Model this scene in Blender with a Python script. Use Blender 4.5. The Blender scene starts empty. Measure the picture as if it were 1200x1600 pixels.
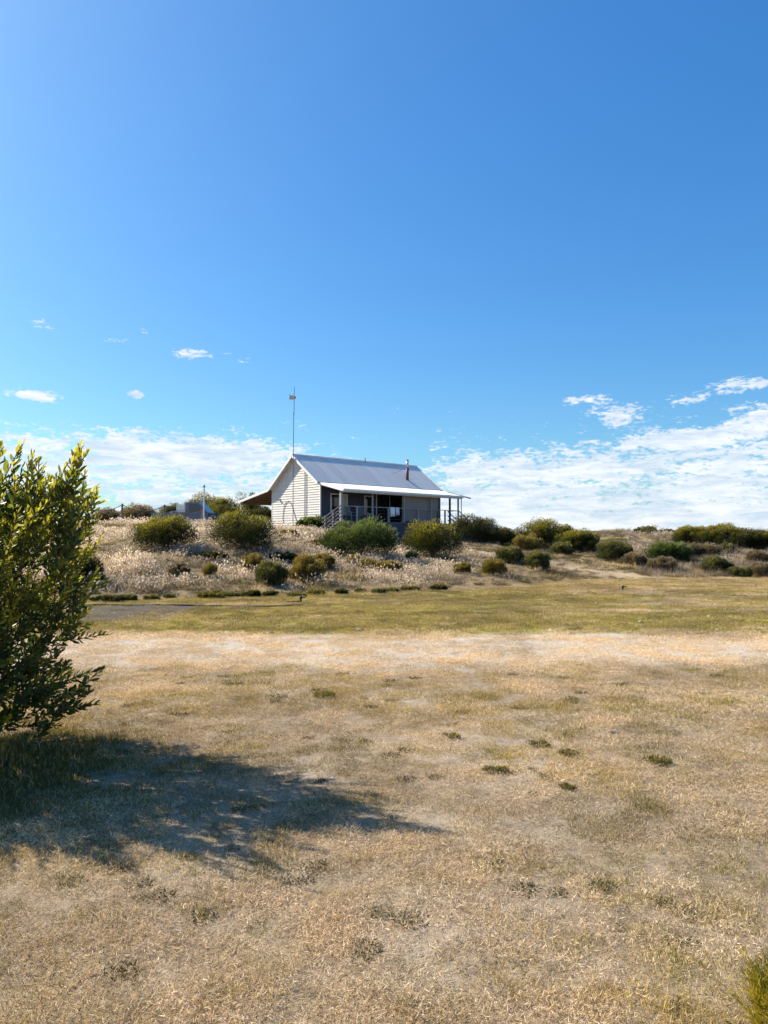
import bpy, math, random
import numpy as np
from mathutils import Vector, Matrix

random.seed(7)
rng = np.random.default_rng(11)
R = math.radians
sc = bpy.context.scene
COL = sc.collection

# ------------------------------------------------------------------ camera
F = 1200.0            # focal length in photograph pixels (1200 x 1600)
CAMH = 1.6
PITCH = math.atan(50 / F)
cam = bpy.data.cameras.new('camera')
cam.sensor_fit = 'VERTICAL'; cam.sensor_height = 36.0; cam.lens = 36.0 * F / 1600
cam.clip_start = 0.05; cam.clip_end = 8000
camo = bpy.data.objects.new('camera', cam); COL.objects.link(camo)
camo.location = (0, 0, CAMH); camo.rotation_euler = (R(90) + PITCH, 0, 0)
sc.camera = camo

# ------------------------------------------------------------------ sun + sky
SUN_AZ = R(-64.5)     # from +Y (view axis) towards +X
SUN_EL = R(39.0)
sdir = Vector((math.sin(SUN_AZ) * math.cos(SUN_EL), math.cos(SUN_AZ) * math.cos(SUN_EL), math.sin(SUN_EL)))
sun = bpy.data.lights.new('sun', 'SUN'); sun.energy = 5.0; sun.angle = R(0.53); sun.color = (1.0, 0.92, 0.79)
suno = bpy.data.objects.new('sun', sun); COL.objects.link(suno)
suno.location = (-30, 20, 40); suno.rotation_euler = (-sdir).to_track_quat('-Z', 'Y').to_euler()

world = bpy.data.worlds.new('World'); sc.world = world; world.use_nodes = True
def build_world():
    nt = world.node_tree; N = nt.nodes; L = nt.links
    for n in list(N): N.remove(n)
    out = N.new('ShaderNodeOutputWorld'); bg = N.new('ShaderNodeBackground')
    bg.inputs['Strength'].default_value = 0.06
    L.new(bg.outputs[0], out.inputs[0])
    sky = N.new('ShaderNodeTexSky'); sky.sky_type = 'NISHITA'; sky.sun_disc = False
    sky.sun_elevation = SUN_EL; sky.sun_rotation = SUN_AZ
    sky.altitude = 0; sky.air_density = 1.0; sky.dust_density = 1.3; sky.ozone_density = 0.9
    hs = N.new('ShaderNodeHueSaturation'); hs.inputs['Saturation'].default_value = 1.7
    hs.inputs['Value'].default_value = 2.12; hs.inputs['Hue'].default_value = 0.504
    gm = N.new('ShaderNodeGamma'); gm.inputs['Gamma'].default_value = 0.7
    L.new(sky.outputs[0], gm.inputs['Color']); L.new(gm.outputs[0], hs.inputs['Color'])
    tn = N.new('ShaderNodeVectorMath'); tn.operation = 'MULTIPLY'; tn.inputs[1].default_value = (0.54, 0.885, 1.10)
    L.new(hs.outputs['Color'], tn.inputs[0])
    tc = N.new('ShaderNodeTexCoord'); sep = N.new('ShaderNodeSeparateXYZ'); L.new(tc.outputs['Generated'], sep.inputs[0])
    def M(op, a, b=None, c=None):
        n = N.new('ShaderNodeMath'); n.operation = op
        for i, v in enumerate((a, b, c)):
            if v is None: continue
            if isinstance(v, (int, float)): n.inputs[i].default_value = v
            else: L.new(v, n.inputs[i])
        return n.outputs[0]
    az = M('MULTIPLY', M('ARCTAN2', sep.outputs['X'], sep.outputs['Y']), 180 / math.pi)
    el = M('MULTIPLY', M('ARCSINE', sep.outputs['Z']), 180 / math.pi)
    def noise(sx, sy, detail, rough, off, dist=0.0):
        v = N.new('ShaderNodeCombineXYZ')
        L.new(M('ADD', M('MULTIPLY', az, sx), off), v.inputs[0]); L.new(M('MULTIPLY', el, sy), v.inputs[1])
        v.inputs[2].default_value = off * 0.37
        t = N.new('ShaderNodeTexNoise'); t.inputs['Scale'].default_value = 1.0
        t.inputs['Detail'].default_value = detail; t.inputs['Roughness'].default_value = rough
        t.inputs['Distortion'].default_value = dist
        L.new(v.outputs[0], t.inputs['Vector']); return t.outputs['Fac']
    big = noise(0.085, 0.33, 4, 0.55, 3.1)
    mid = noise(0.62, 1.9, 7, 0.62, 17.7, 0.35)
    fine = noise(2.3, 5.2, 5, 0.62, 41.0, 0.2)
    n = M('ADD', M('ADD', M('MULTIPLY', big, 0.22), M('MULTIPLY', mid, 0.46)), M('MULTIPLY', fine, 0.32))
    # coverage against elevation: thick band low down, thinning to single wisps
    cr = N.new('ShaderNodeValToRGB'); L.new(M('DIVIDE', el, 30.0), cr.inputs['Fac'])
    e = cr.color_ramp.elements
    def stop(i, p, v):
        x = e[i] if i < 2 else e.new(p)
        x.position = p; x.color = (v, v, v, 1)
    stops = [(0.0, .70), (0.07, .64), (0.12, .585), (0.17, .545), (0.22, .50), (0.27, .43), (0.33, .37), (0.60, .26), (0.8, .0)]
    e[0].position = 0.0; e[1].position = 1.0
    e[0].color = (stops[0][1],) * 3 + (1,); e[1].color = (0, 0, 0, 1)
    for p, v in stops[1:]:
        x = e.new(p); x.color = (v, v, v, 1)
    cov = M('SUBTRACT', cr.outputs['Color'], 0.5)
    # individual wisps, as directions (azimuth, elevation, half-widths in degrees, weight)
    for (px, py, wx, wy, k) in [(290, 549, 34, 9, .30), (222, 513, 12, 9, .26), (60, 503, 24, 8, .26), (175, 527, 24, 6, .22),
                                (40, 616, 42, 9, .26), (968, 642, 46, 17, .20), (905, 623, 32, 6, .20), (1075, 683, 60, 10, .24),
                                (1195, 655, 40, 20, .2), (1185, 594, 55, 10, .22), (375, 560, 30, 12, .17), (1078, 624, 30, 7, .2), (208, 615, 12, 6, .24),
                                (250, 705, 190, 30, .17), (400, 740, 120, 16, -.06), (900, 735, 260, 26, .10), (590, 712, 70, 14, -.16), (620, 745, 70, 26, -.10)]:
        a = math.degrees(math.atan((px - 600) / F)); d = math.hypot(1, (px - 600) / F)
        ee = math.degrees(math.atan((850 - py) / F / d))
        sx = math.degrees(wx / F); sy = math.degrees(wy / F)
        q = M('ADD', M('POWER', M('DIVIDE', M('SUBTRACT', az, a), sx), 2.0), M('POWER', M('DIVIDE', M('SUBTRACT', el, ee), sy), 2.0))
        g = M('MULTIPLY', M('EXPONENT', M('MULTIPLY', q, -0.7)), k)
        cov = M('ADD', cov, g)
    val = M('ADD', n, cov)
    mr = N.new('ShaderNodeMapRange'); mr.interpolation_type = 'SMOOTHSTEP'
    mr.inputs['From Min'].default_value = 0.49; mr.inputs['From Max'].default_value = 0.605
    L.new(val, mr.inputs['Value'])
    up = M('GREATER_THAN', el, -0.5)
    mask = M('MULTIPLY', M('MULTIPLY', mr.outputs[0], 0.93), up)
    # cloud light: thicker parts slightly greyer blue
    sh = noise(0.35, 1.9, 5, 0.6, 77.0, 0.4)
    cc = N.new('ShaderNodeValToRGB'); L.new(sh, cc.inputs['Fac'])
    cc.color_ramp.elements[0].position = 0.34; cc.color_ramp.elements[0].color = (0.60, 0.72, 0.86, 1)
    cc.color_ramp.elements[1].position = 0.62; cc.color_ramp.elements[1].color = (0.93, 0.955, 0.99, 1)
    vm = N.new('ShaderNodeVectorMath'); vm.operation = 'SCALE'; vm.inputs['Scale'].default_value = 8.9
    L.new(cc.outputs['Color'], vm.inputs[0])
    mx = N.new('ShaderNodeMix'); mx.data_type = 'RGBA'
    L.new(mask, mx.inputs['Factor']); L.new(tn.outputs[0], mx.inputs[6]); L.new(vm.outputs[0], mx.inputs[7])
    L.new(mx.outputs[2], bg.inputs['Color'])
build_world()
sc.view_settings.view_transform = 'Standard'; sc.view_settings.look = 'None'
sc.view_settings.exposure = 1.04; sc.view_settings.gamma = 1.0; sc.view_settings.use_curve_mapping = False

# ------------------------------------------------------------------ pixel helpers
def ray(px, py):
    a = (px - 600) / F; b = (800 - py) / F
    cp, sp = math.cos(PITCH), math.sin(PITCH)
    v = Vector((a, cp - b * sp, sp + b * cp)); return v / v.y
def at(px, py, Y):
    v = ray(px, py); return Vector((v.x * Y, Y, CAMH + v.z * Y))

# ------------------------------------------------------------------ numpy noise
def _h(ix, iy, s):
    v = np.sin(ix * 127.1 + iy * 311.7 + s * 74.7) * 43758.5453
    return v - np.floor(v)
def vnoise(x, y, s=0):
    x = np.asarray(x, float); y = np.asarray(y, float)
    ix = np.floor(x); iy = np.floor(y); fx = x - ix; fy = y - iy
    fx = fx * fx * (3 - 2 * fx); fy = fy * fy * (3 - 2 * fy)
    a = _h(ix, iy, s); b = _h(ix + 1, iy, s); c = _h(ix, iy + 1, s); d = _h(ix + 1, iy + 1, s)
    return a + (b - a) * fx + (c - a) * fy + (a - b - c + d) * fx * fy
def fbm(x, y, s=0, o=4):
    t = 0; a = .5; tot = 0
    for i in range(o):
        t = t + a * vnoise(x * 2 ** i, y * 2 ** i, s + i * 7.3); tot += a; a *= .55
    return t / tot
def sstep(a, b, x):
    t = np.clip((np.asarray(x, float) - a) / (b - a), 0, 1); return t * t * (3 - 2 * t)

# ------------------------------------------------------------------ terrain
FX = [-60, -20, -8.3, -3.1, 2.25, 6.0, 8.8, 17.7, 60]
FY = [19, 20.5, 22, 24.2, 26.8, 30.5, 34.5, 36.5, 40]
HX = [-60, -12, -7, -4.5, -2.5, 2, 6, 10, 20, 60]
HY = [2.6, 2.58, 2.46, 2.38, 2.3, 2.25, 2.25, 2.35, 2.5, 2.5]
WX = [-60, -7, -4.5, -1.8, 2, 8, 20, 60]
WY = [19, 19, 21, 30, 35, 30, 26, 24]
def foot(x): return np.interp(x, FX, FY)
def height(x, y):
    x = np.asarray(x, float); y = np.asarray(y, float)
    f = foot(x) + (fbm(x * .45, y * .1, 5, 3) - .5) * 1.6
    u = np.clip((y - f) / np.interp(x, WX, WY), 0, 1)
    s = 1 - (1 - u) ** 1.38
    h = np.interp(x, HX, HY) * s
    bump = (fbm(x * .22, y * .22, 21, 3) - .5) * .55 + (fbm(x * 1.1, y * 1.1, 31, 3) - .5) * .16
    h = h + bump * np.clip(u * 4, 0, 1) * (1 - .75 * sstep(38, 47, y) * sstep(-20, -16, x) * (1 - sstep(8, 11, x)))
    h = h * (1 - sstep(75, 120, y))
    h = h * (1 - sstep(80, 200, np.abs(x)))
    lawn = (fbm(x * .35, y * .35, 3, 3) - .5) * .10 + (fbm(x * 2.2, y * 2.2, 9, 2) - .5) * .025
    return h + lawn * (1 - sstep(100, 200, np.hypot(x, y)))
def H(x, y): return float(height(np.array([x]), np.array([y]))[0])
def on_ground(px, py, ymax=75):
    v = ray(px, py)
    ys = np.arange(1.5, ymax, .05)
    below = CAMH + v.z * ys < height(v.x * ys, ys)
    i = int(np.argmax(below)) if below.any() else len(ys) - 1
    y = ys[i]; return Vector((v.x * y, y, H(v.x * y, y)))

# masks over the ground (what grows / lies where)
def g_dune(x, y):
    f = foot(x) + (fbm(x * .45, y * .1, 5, 3) - .5) * 1.6
    return sstep(-.5, .5, y - f)
def g_green(x, y):
    n = fbm(x * .25, y * .55, 40, 4)
    band = sstep(13.2, 15.2, y + (n - .5) * 4) * (1 - g_dune(x, y))
    far_gold = sstep(24, 31, y)
    g = band * sstep(.24, .46, n + .12 * sstep(-3.5, 0, -np.abs(x + 3.0) + 4)) * (1 - .55 * far_gold)
    return np.clip(g, 0, 1)
def g_sand(x, y):
    n = fbm(x * .5, y * .9, 50, 4)
    strip = sstep(9.4, 11.2, y + (n - .5) * 2.4) * (1 - sstep(12.8, 14.4, y + (n - .5) * 2.6))
    n2 = fbm(x * 1.1, y * 1.1, 60, 4)
    near = sstep(.56, .74, n2 + .24 * np.exp(-(((x - .15) / .65) ** 2 + ((y - 4.6) / 1.6) ** 2)))
    t = np.clip((y - 3.0) / 4.2, 0, 1); track = np.exp(-((x - (.10 + 1.35 * t) + (n2 - .5) * .9) / .34) ** 2) * sstep(2.6, 3.2, y) * (1 - sstep(6.4, 7.4, y)) * sstep(.3, .55, n)
    return np.clip(np.maximum(np.maximum(strip * .85, near * .28 * (1 - sstep(8, 10, y))), track * .34), 0, 1)
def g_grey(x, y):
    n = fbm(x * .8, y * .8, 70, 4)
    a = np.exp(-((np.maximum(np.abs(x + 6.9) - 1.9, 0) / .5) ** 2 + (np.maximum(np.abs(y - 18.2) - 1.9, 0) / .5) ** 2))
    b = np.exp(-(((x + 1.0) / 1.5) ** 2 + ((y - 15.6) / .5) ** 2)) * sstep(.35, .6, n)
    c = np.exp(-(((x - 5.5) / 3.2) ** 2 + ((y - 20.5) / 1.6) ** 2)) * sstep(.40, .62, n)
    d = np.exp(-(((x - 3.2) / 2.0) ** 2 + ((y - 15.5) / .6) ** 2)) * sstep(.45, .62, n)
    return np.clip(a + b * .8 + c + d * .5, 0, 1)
def g_path(x, y):
    # bare sandy shoulder running down the right flank of the mound
    A = np.array([6.1, 41.0]); B = np.array([12.2, 35.6])
    d = B - A; t = np.clip(((x - A[0]) * d[0] + (y - A[1]) * d[1]) / d.dot(d), -.1, 1.1)
    dist = np.hypot(x - (A[0] + t * d[0]), y - (A[1] + t * d[1]))
    return np.exp(-(dist / (1.0 + .5 * fbm(x * .7, y * .7, 88, 2))) ** 2)

# ------------------------------------------------------------------ materials
MATS = {}
def new_mat(name):
    m = bpy.data.materials.new(name); m.use_nodes = True
    nt = m.node_tree
    for n in list(nt.nodes): nt.nodes.remove(n)
    out = nt.nodes.new('ShaderNodeOutputMaterial'); MATS[name] = m
    return m, nt, out
def nmath(nt, op, a, b):
    n = nt.nodes.new('ShaderNodeMath'); n.operation = op
    for i, v in enumerate((a, b)):
        if isinstance(v, (int, float)): n.inputs[i].default_value = v
        else: nt.links.new(v, n.inputs[i])
    return n.outputs[0]
def nmix(nt, f, a, b, mode='MIX'):
    n = nt.nodes.new('ShaderNodeMix'); n.data_type = 'RGBA'; n.blend_type = mode
    for s, v in ((n.inputs['Factor'], f), (n.inputs[6], a), (n.inputs[7], b)):
        if isinstance(v, (int, float)): s.default_value = v
        elif isinstance(v, tuple): s.default_value = v + (1,) if len(v) == 3 else v
        else: nt.links.new(v, s)
    return n.outputs[2]
def nnoise(nt, scale, detail=4, rough=.6, coord=None, obj=False):
    t = nt.nodes.new('ShaderNodeTexNoise'); t.inputs['Scale'].default_value = scale
    t.inputs['Detail'].default_value = detail; t.inputs['Roughness'].default_value = rough
    if coord is None:
        if obj:
            c = nt.nodes.new('ShaderNodeTexCoord'); coord = c.outputs['Object']
        else:
            c = nt.nodes.new('ShaderNodeNewGeometry'); coord = c.outputs['Position']
    nt.links.new(coord, t.inputs['Vector']); return t.outputs['Fac']
def nramp(nt, f, a, b):
    n = nt.nodes.new('ShaderNodeMapRange'); n.inputs['From Min'].default_value = a; n.inputs['From Max'].default_value = b
    nt.links.new(f, n.inputs['Value']); return n.outputs[0]
def paint(name, c, rough=.6, var=.18, scale=3.0, metal=0.0, spec=.4, stretch=None, bump=0.0, per_obj=0.0):
    """plain surface: colour with weathering noise and fine relief"""
    m, nt, out = new_mat(name)
    b = nt.nodes.new('ShaderNodeBsdfPrincipled'); nt.links.new(b.outputs[0], out.inputs[0])
    co = nt.nodes.new('ShaderNodeTexCoord').outputs['Object']
    if stretch:
        mp = nt.nodes.new('ShaderNodeMapping'); mp.inputs['Scale'].default_value = stretch
        nt.links.new(co, mp.inputs['Vector']); co = mp.outputs[0]
    n1 = nnoise(nt, scale, 5, .65, co); n2 = nnoise(nt, scale * 9, 3, .6, co)
    f = nmath(nt, 'ADD', nmath(nt, 'MULTIPLY', n1, .7), nmath(nt, 'MULTIPLY', n2, .3))
    f = nramp(nt, f, .3, .7)
    dk = tuple(max(0, v * (1 - var)) for v in c); lt = tuple(min(1, v * (1 + var)) for v in c)
    col = nmix(nt, f, dk, lt)
    if per_obj:
        oi = nt.nodes.new('ShaderNodeObjectInfo')
        k = nmath(nt, 'ADD', nmath(nt, 'MULTIPLY', oi.outputs['Random'], 2 * per_obj), 1 - per_obj)
        hv = nt.nodes.new('ShaderNodeHueSaturation'); nt.links.new(k, hv.inputs['Value']); nt.links.new(col, hv.inputs['Color'])
        col = hv.outputs[0]
    nt.links.new(col, b.inputs['Base Color'])
    nt.links.new(nmath(nt, 'ADD', nmath(nt, 'MULTIPLY', n1, .25), rough - .12), b.inputs['Roughness'])
    b.inputs['Metallic'].default_value = metal
    b.inputs['Specular IOR Level'].default_value = spec
    if bump:
        bp = nt.nodes.new('ShaderNodeBump'); bp.inputs['Strength'].default_value = bump; bp.inputs['Distance'].default_value = .01
        nt.links.new(n2, bp.inputs['Height']); nt.links.new(bp.outputs[0], b.inputs['Normal'])
    return m
def leaf_mat(name, transl=.4, rough=.5, instancer=False, spec=.35, tmul=(1.25, 1.2, .7)):
    m, nt, out = new_mat(name)
    at_ = nt.nodes.new('ShaderNodeAttribute'); at_.attribute_name = 'Col'
    col = at_.outputs['Color']
    if instancer:
        a2 = nt.nodes.new('ShaderNodeAttribute'); a2.attribute_name = 'tint'; a2.attribute_type = 'INSTANCER'
        hv = nt.nodes.new('ShaderNodeHueSaturation')
        nt.links.new(nmath(nt, 'ADD', nmath(nt, 'MULTIPLY', a2.outputs['Fac'], .7), .65), hv.inputs['Value'])
        nt.links.new(col, hv.inputs['Color']); col = hv.outputs[0]
    b = nt.nodes.new('ShaderNodeBsdfPrincipled'); nt.links.new(col, b.inputs['Base Color'])
    b.inputs['Roughness'].default_value = rough; b.inputs['Specular IOR Level'].default_value = spec
    t = nt.nodes.new('ShaderNodeBsdfTranslucent'); nt.links.new(nmix(nt, 1.0, col, tmul, 'MULTIPLY'), t.inputs['Color'])
    mx = nt.nodes.new('ShaderNodeMixShader'); mx.inputs[0].default_value = transl
    nt.links.new(b.outputs[0], mx.inputs[1]); nt.links.new(t.outputs[0], mx.inputs[2]); nt.links.new(mx.outputs[0], out.inputs[0])
    return m

def ground_mat():
    m, nt, out = new_mat('ground')
    b = nt.nodes.new('ShaderNodeBsdfPrincipled'); nt.links.new(b.outputs[0], out.inputs[0])
    b.inputs['Roughness'].default_value = .95; b.inputs['Specular IOR Level'].default_value = .12
    def A(n):
        a = nt.nodes.new('ShaderNodeAttribute'); a.attribute_name = n; return a.outputs['Fac']
    n1 = nnoise(nt, 1.3, 6, .65); n2 = nnoise(nt, 9, 5, .7); n3 = nnoise(nt, 60, 4, .7); n4 = nnoise(nt, 240, 2, .6)
    mixn = nmath(nt, 'ADD', nmath(nt, 'MULTIPLY', n2, .5), nmath(nt, 'MULTIPLY', n3, .5))
    dry = nmix(nt, nramp(nt, mixn, .35, .65), (.11, .078, .05), (.41, .315, .21))
    dry = nmix(nt, nmath(nt, 'MULTIPLY', nramp(nt, n1, .5, .72), .5), dry, (.30, .22, .10))
    soil = nmix(nt, nramp(nt, mixn, .35, .66), (.33, .27, .215), (.64, .55, .45))
    grn = nmix(nt, nramp(nt, mixn, .36, .64), (.15, .13, .015), (.30, .26, .03))
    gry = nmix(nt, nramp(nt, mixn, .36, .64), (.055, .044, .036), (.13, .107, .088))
    dun = nmix(nt, nramp(nt, mixn, .36, .64), (.15, .105, .055), (.36, .265, .145))
    pth = nmix(nt, nramp(nt, mixn, .36, .64), (.30, .22, .13), (.46, .36, .23))
    c = nmix(nt, A('sand'), dry, soil)
    c = nmix(nt, A('green'), c, grn)
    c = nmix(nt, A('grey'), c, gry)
    c = nmix(nt, A('dune'), c, dun)
    c = nmix(nt, A('path'), c, pth)
    c = nmix(nt, nmath(nt, 'MULTIPLY', nmath(nt, 'MULTIPLY', nramp(nt, n4, .62, .75), .5), nmath(nt, 'SUBTRACT', 1.0, A('grey'))), c, (.55, .47, .36))
    c = nmix(nt, nmath(nt, 'MULTIPLY', nramp(nt, n3, .56, .68), .55), c, (.07, .05, .03))
    nt.links.new(c, b.inputs['Base Color'])
    hgt = nmath(nt, 'ADD', nmath(nt, 'MULTIPLY', n2, .6), nmath(nt, 'ADD', nmath(nt, 'MULTIPLY', n3, .3), nmath(nt, 'MULTIPLY', n4, .12)))
    bp = nt.nodes.new('ShaderNodeBump'); bp.inputs['Strength'].default_value = .8; bp.inputs['Distance'].default_value = .035
    nt.links.new(hgt, bp.inputs['Height']); nt.links.new(bp.outputs[0], b.inputs['Normal'])
    return m
ground_mat()
leaf_mat('leaf', .48, .40, tmul=(1.35, 1.3, .5))
leaf_mat('shrub_leaf', .30, .55, tmul=(1.35, 1.2, .55))
leaf_mat('straw', .30, .7, True, .2, (1.1, 1.0, .8))
leaf_mat('duneleaf', .40, .8, True, .1, (1.05, 1.0, .9))
paint('bark', (.16, .12, .09), .9, .35, 8, bump=.4)
paint('twig', (.24, .13, .075), .8, .3, 12)
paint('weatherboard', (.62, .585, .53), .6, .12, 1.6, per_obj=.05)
paint('trim_white', (.78, .76, .72), .5, .10, 3)
paint('trim_grey', (.55, .54, .52), .55, .15, 3)
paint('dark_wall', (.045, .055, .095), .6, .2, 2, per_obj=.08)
paint('zinc', (.74, .70, .655), .5, .2, 1.2, metal=.08, per_obj=.08, stretch=(1, .25, 1))
paint('verandah_zinc', (.80, .78, .73), .5, .08, 1.2, metal=.0, per_obj=.04, stretch=(1, .25, 1))
paint('soffit_timber', (.20, .145, .11), .7, .3, 4)
paint('deck_timber', (.22, .18, .15), .8, .3, 4, per_obj=.2)
paint('skirt', (.09, .09, .11), .85, .3, 4, per_obj=.2)
paint('rail_paint', (.29, .29, .295), .5, .1, 4)
paint('stair_timber', (.16, .135, .125), .7, .2, 4)
paint('blind_cloth', (.27, .24, .215), .85, .07, 2)
paint('towel_white', (.84, .86, .88), .9, .06, 9)
paint('towel_grey', (.62, .68, .74), .9, .06, 9)
paint('chair_paint', (.20, .205, .22), .6, .1, 5)
paint('flue_rust', (.11, .062, .05), .65, .35, 6, metal=.3)
paint('flue_steel', (.42, .42, .43), .4, .2, 6, metal=.6)
paint('mast_metal', (.16, .18, .21), .5, .2, 6, metal=.4)
paint('cable_black', (.03, .028, .028), .6, .2, 6)
paint('hose_black', (.025, .023, .022), .55, .3, 8)
paint('rope', (.10, .09, .085), .9, .3, 20)
paint('post_wood', (.19, .15, .12), .85, .3, 6)
paint('pole_white', (.74, .74, .72), .5, .1, 4)
paint('ute_paint', (.12, .155, .20), .45, .2, 3)
paint('ute_dark', (.05, .055, .06), .5, .25, 5)
paint('tyre', (.025, .025, .025), .85, .2, 10)
paint('rim', (.45, .45, .44), .4, .2, 5, metal=.6)
paint('lamp_lens', (.7, .7, .66), .15, .05, 5)
paint('tail_lens', (.35, .03, .02), .2, .1, 5)
paint('crate_white', (.70, .70, .68), .6, .1, 5)
paint('stone', (.55, .50, .43), .9, .2, 20)
paint('curtain', (.42, .43, .43), .9, .1, 6)
def glass():
    m, nt, out = new_mat('window_glass')
    b = nt.nodes.new('ShaderNodeBsdfPrincipled'); nt.links.new(b.outputs[0], out.inputs[0])
    n = nnoise(nt, 1.5, 2, .5, obj=True)
    nt.links.new(nmix(nt, n, (.012, .015, .022), (.03, .035, .045)), b.inputs['Base Color'])
    b.inputs['Roughness'].default_value = .06; b.inputs['Specular IOR Level'].default_value = .6
glass()

# ------------------------------------------------------------------ object helpers
def tag(o, label=None, cat=None, group=None, kind=None):
    for k, v in (('label', label), ('category', cat), ('group', group), ('kind', kind)):
        if v: o[k] = v
    return o
def empty(name, loc, rz=0.0):
    o = bpy.data.objects.new(name, None); COL.objects.link(o); o.location = loc; o.rotation_euler = (0, 0, rz)
    o.empty_display_size = .2; return o
def link_mesh(name, me, parent=None, loc=None, rot=None):
    o = bpy.data.objects.new(name, me); COL.objects.link(o)
    if parent is not None: o.parent = parent
    if loc is not None: o.location = loc
    if rot is not None: o.rotation_euler = rot
    return o
class MB:
    def __init__(s): s.v = []; s.f = []
    def add(s, vs, fs):
        k = len(s.v); s.v += [tuple(p) for p in vs]; s.f += [tuple(i + k for i in f) for f in fs]; return s
    def box(s, x0, x1, y0, y1, z0, z1):
        vs = [(x, y, z) for z in (z0, z1) for y in (y0, y1) for x in (x0, x1)]
        return s.add(vs, [(0, 2, 3, 1), (4, 5, 7, 6), (0, 1, 5, 4), (2, 6, 7, 3), (0, 4, 6, 2), (1, 3, 7, 5)])
    def bar(s, a, b, w, h, up=(0, 0, 1)):
        a = Vector(a); b = Vector(b); d = (b - a).normalized(); u = Vector(up)
        side = d.cross(u)
        if side.length < 1e-4: side = d.cross(Vector((0, 1, 0)))
        side.normalize(); u = side.cross(d).normalized()
        vs = []
        for p in (a, b):
            for (i, j) in ((-1, -1), (1, -1), (1, 1), (-1, 1)): vs.append(p + side * (w / 2 * i) + u * (h / 2 * j))
        return s.add(vs, [(3, 2, 1, 0), (4, 5, 6, 7), (0, 1, 5, 4), (1, 2, 6, 5), (2, 3, 7, 6), (3, 0, 4, 7)])
    def tube(s, pts, r, n=6, caps=True):
        pts = [Vector(p) for p in pts]; rs = r if isinstance(r, (list, tuple)) else [r] * len(pts)
        k = len(s.v); prev = None
        for i, p in enumerate(pts):
            d = (pts[min(i + 1, len(pts) - 1)] - pts[max(i - 1, 0)])
            d = d.normalized() if d.length > 1e-9 else Vector((0, 0, 1))
            if prev is None:
                a = d.cross(Vector((0, 0, 1)))
                if a.length < .05: a = d.cross(Vector((1, 0, 0)))
            else: a = prev - d * prev.dot(d)
            a.normalize(); prev = a; b = d.cross(a)
            for j in range(n):
                t = 2 * math.pi * j / n; s.v.append(tuple(p + (a * math.cos(t) + b * math.sin(t)) * rs[i]))
        for i in range(len(pts) - 1):
            for j in range(n):
                j2 = (j + 1) % n; s.f.append((k + i * n + j, k + i * n + j2, k + (i + 1) * n + j2, k + (i + 1) * n + j))
        if caps:
            s.f.append(tuple(k + j for j in range(n))[::-1]); e = k + (len(pts) - 1) * n; s.f.append(tuple(e + j for j in range(n)))
        return s
    def prism(s, poly, y0, y1):
        """poly in (x,z), extruded along y"""
        n = len(poly); vs = [(x, y0, z) for x, z in poly] + [(x, y1, z) for x, z in poly]
        fs = [tuple(range(n))[::-1], tuple(range(n, 2 * n))] + [(i, (i + 1) % n, n + (i + 1) % n, n + i) for i in range(n)]
        return s.add(vs, fs)
    def mesh(s, name, mat, smooth=False):
        me = bpy.data.meshes.new(name); me.from_pydata(s.v, [], s.f); me.materials.append(MATS[mat])
        if smooth: me.polygons.foreach_set('use_smooth', [True] * len(me.polygons))
        me.update(); return me
    def build(s, name, mat, parent=None, loc=None, rot=None, smooth=False):
        return link_mesh(name, s.mesh(name, mat, smooth), parent, loc, rot)
def np_mesh(name, V, Fc, mat, col=None):
    """V (n,3), Fc (m,3) triangles, col (n,3)"""
    me = bpy.data.meshes.new(name)
    me.vertices.add(len(V)); me.vertices.foreach_set('co', np.asarray(V, np.float32).ravel())
    m = len(Fc); k = Fc.shape[1]
    me.loops.add(m * k); me.loops.foreach_set('vertex_index', np.asarray(Fc, np.int32).ravel())
    me.polygons.add(m); me.polygons.foreach_set('loop_start', np.arange(0, m * k, k, dtype=np.int32))
    try: me.polygons.foreach_set('loop_total', np.full(m, k, np.int32))
    except Exception: pass
    if col is not None:
        a = me.color_attributes.new('Col', 'FLOAT_COLOR', 'POINT')
        c = np.ones((len(V), 4), np.float32); c[:, :3] = np.clip(col, 0, 1); a.data.foreach_set('color', c.ravel())
    me.materials.append(MATS[mat]); me.update(); me.validate(); return me
def unit(a): return a / np.maximum(np.linalg.norm(a, axis=-1, keepdims=True), 1e-9)
def leaves(P, D, ln, wd, col, fold=.25, six=False, g=rng):
    """leaf blades: base points P, directions D, lengths, widths, colours -> V, F, C"""
    n = len(P); D = unit(D); s = unit(np.cross(D, g.normal(size=(n, 3)))); u = np.cross(s, D)
    ln = np.asarray(ln)[:, None]; wd = np.asarray(wd)[:, None]
    if six:
        parts = [P, P + D * ln * .35 + s * wd * .45 + u * wd * fold, P + D * ln * .35 - s * wd * .45 + u * wd * fold,
                 P + D * ln * .72 + s * wd * .42 + u * wd * fold * .6, P + D * ln * .72 - s * wd * .42 + u * wd * fold * .6, P + D * ln * (1.0) - u * wd * .1,
                 P + D * ln * .52 - u * wd * .06]
        V = np.stack(parts, 1).reshape(-1, 3); k = np.arange(n)[:, None] * 7
        Fc = np.concatenate([k + np.array([[0, 1, 6]]), k + np.array([[1, 3, 6]]), k + np.array([[3, 5, 6]]), k + np.array([[5, 4, 6]]), k + np.array([[4, 2, 6]]), k + np.array([[2, 0, 6]])])
        C = np.repeat(col, 7, axis=0)
    else:
        parts = [P, P + D * ln * .5 + s * wd * .5 + u * wd * fold, P + D * ln, P + D * ln * .5 - s * wd * .5 + u * wd * fold]
        V = np.stack(parts, 1).reshape(-1, 3); k = np.arange(n)[:, None] * 4
        Fc = np.concatenate([k + np.array([[0, 1, 2]]), k + np.array([[0, 2, 3]])]); C = np.repeat(col, 4, axis=0)
    return V, Fc, C
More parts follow.
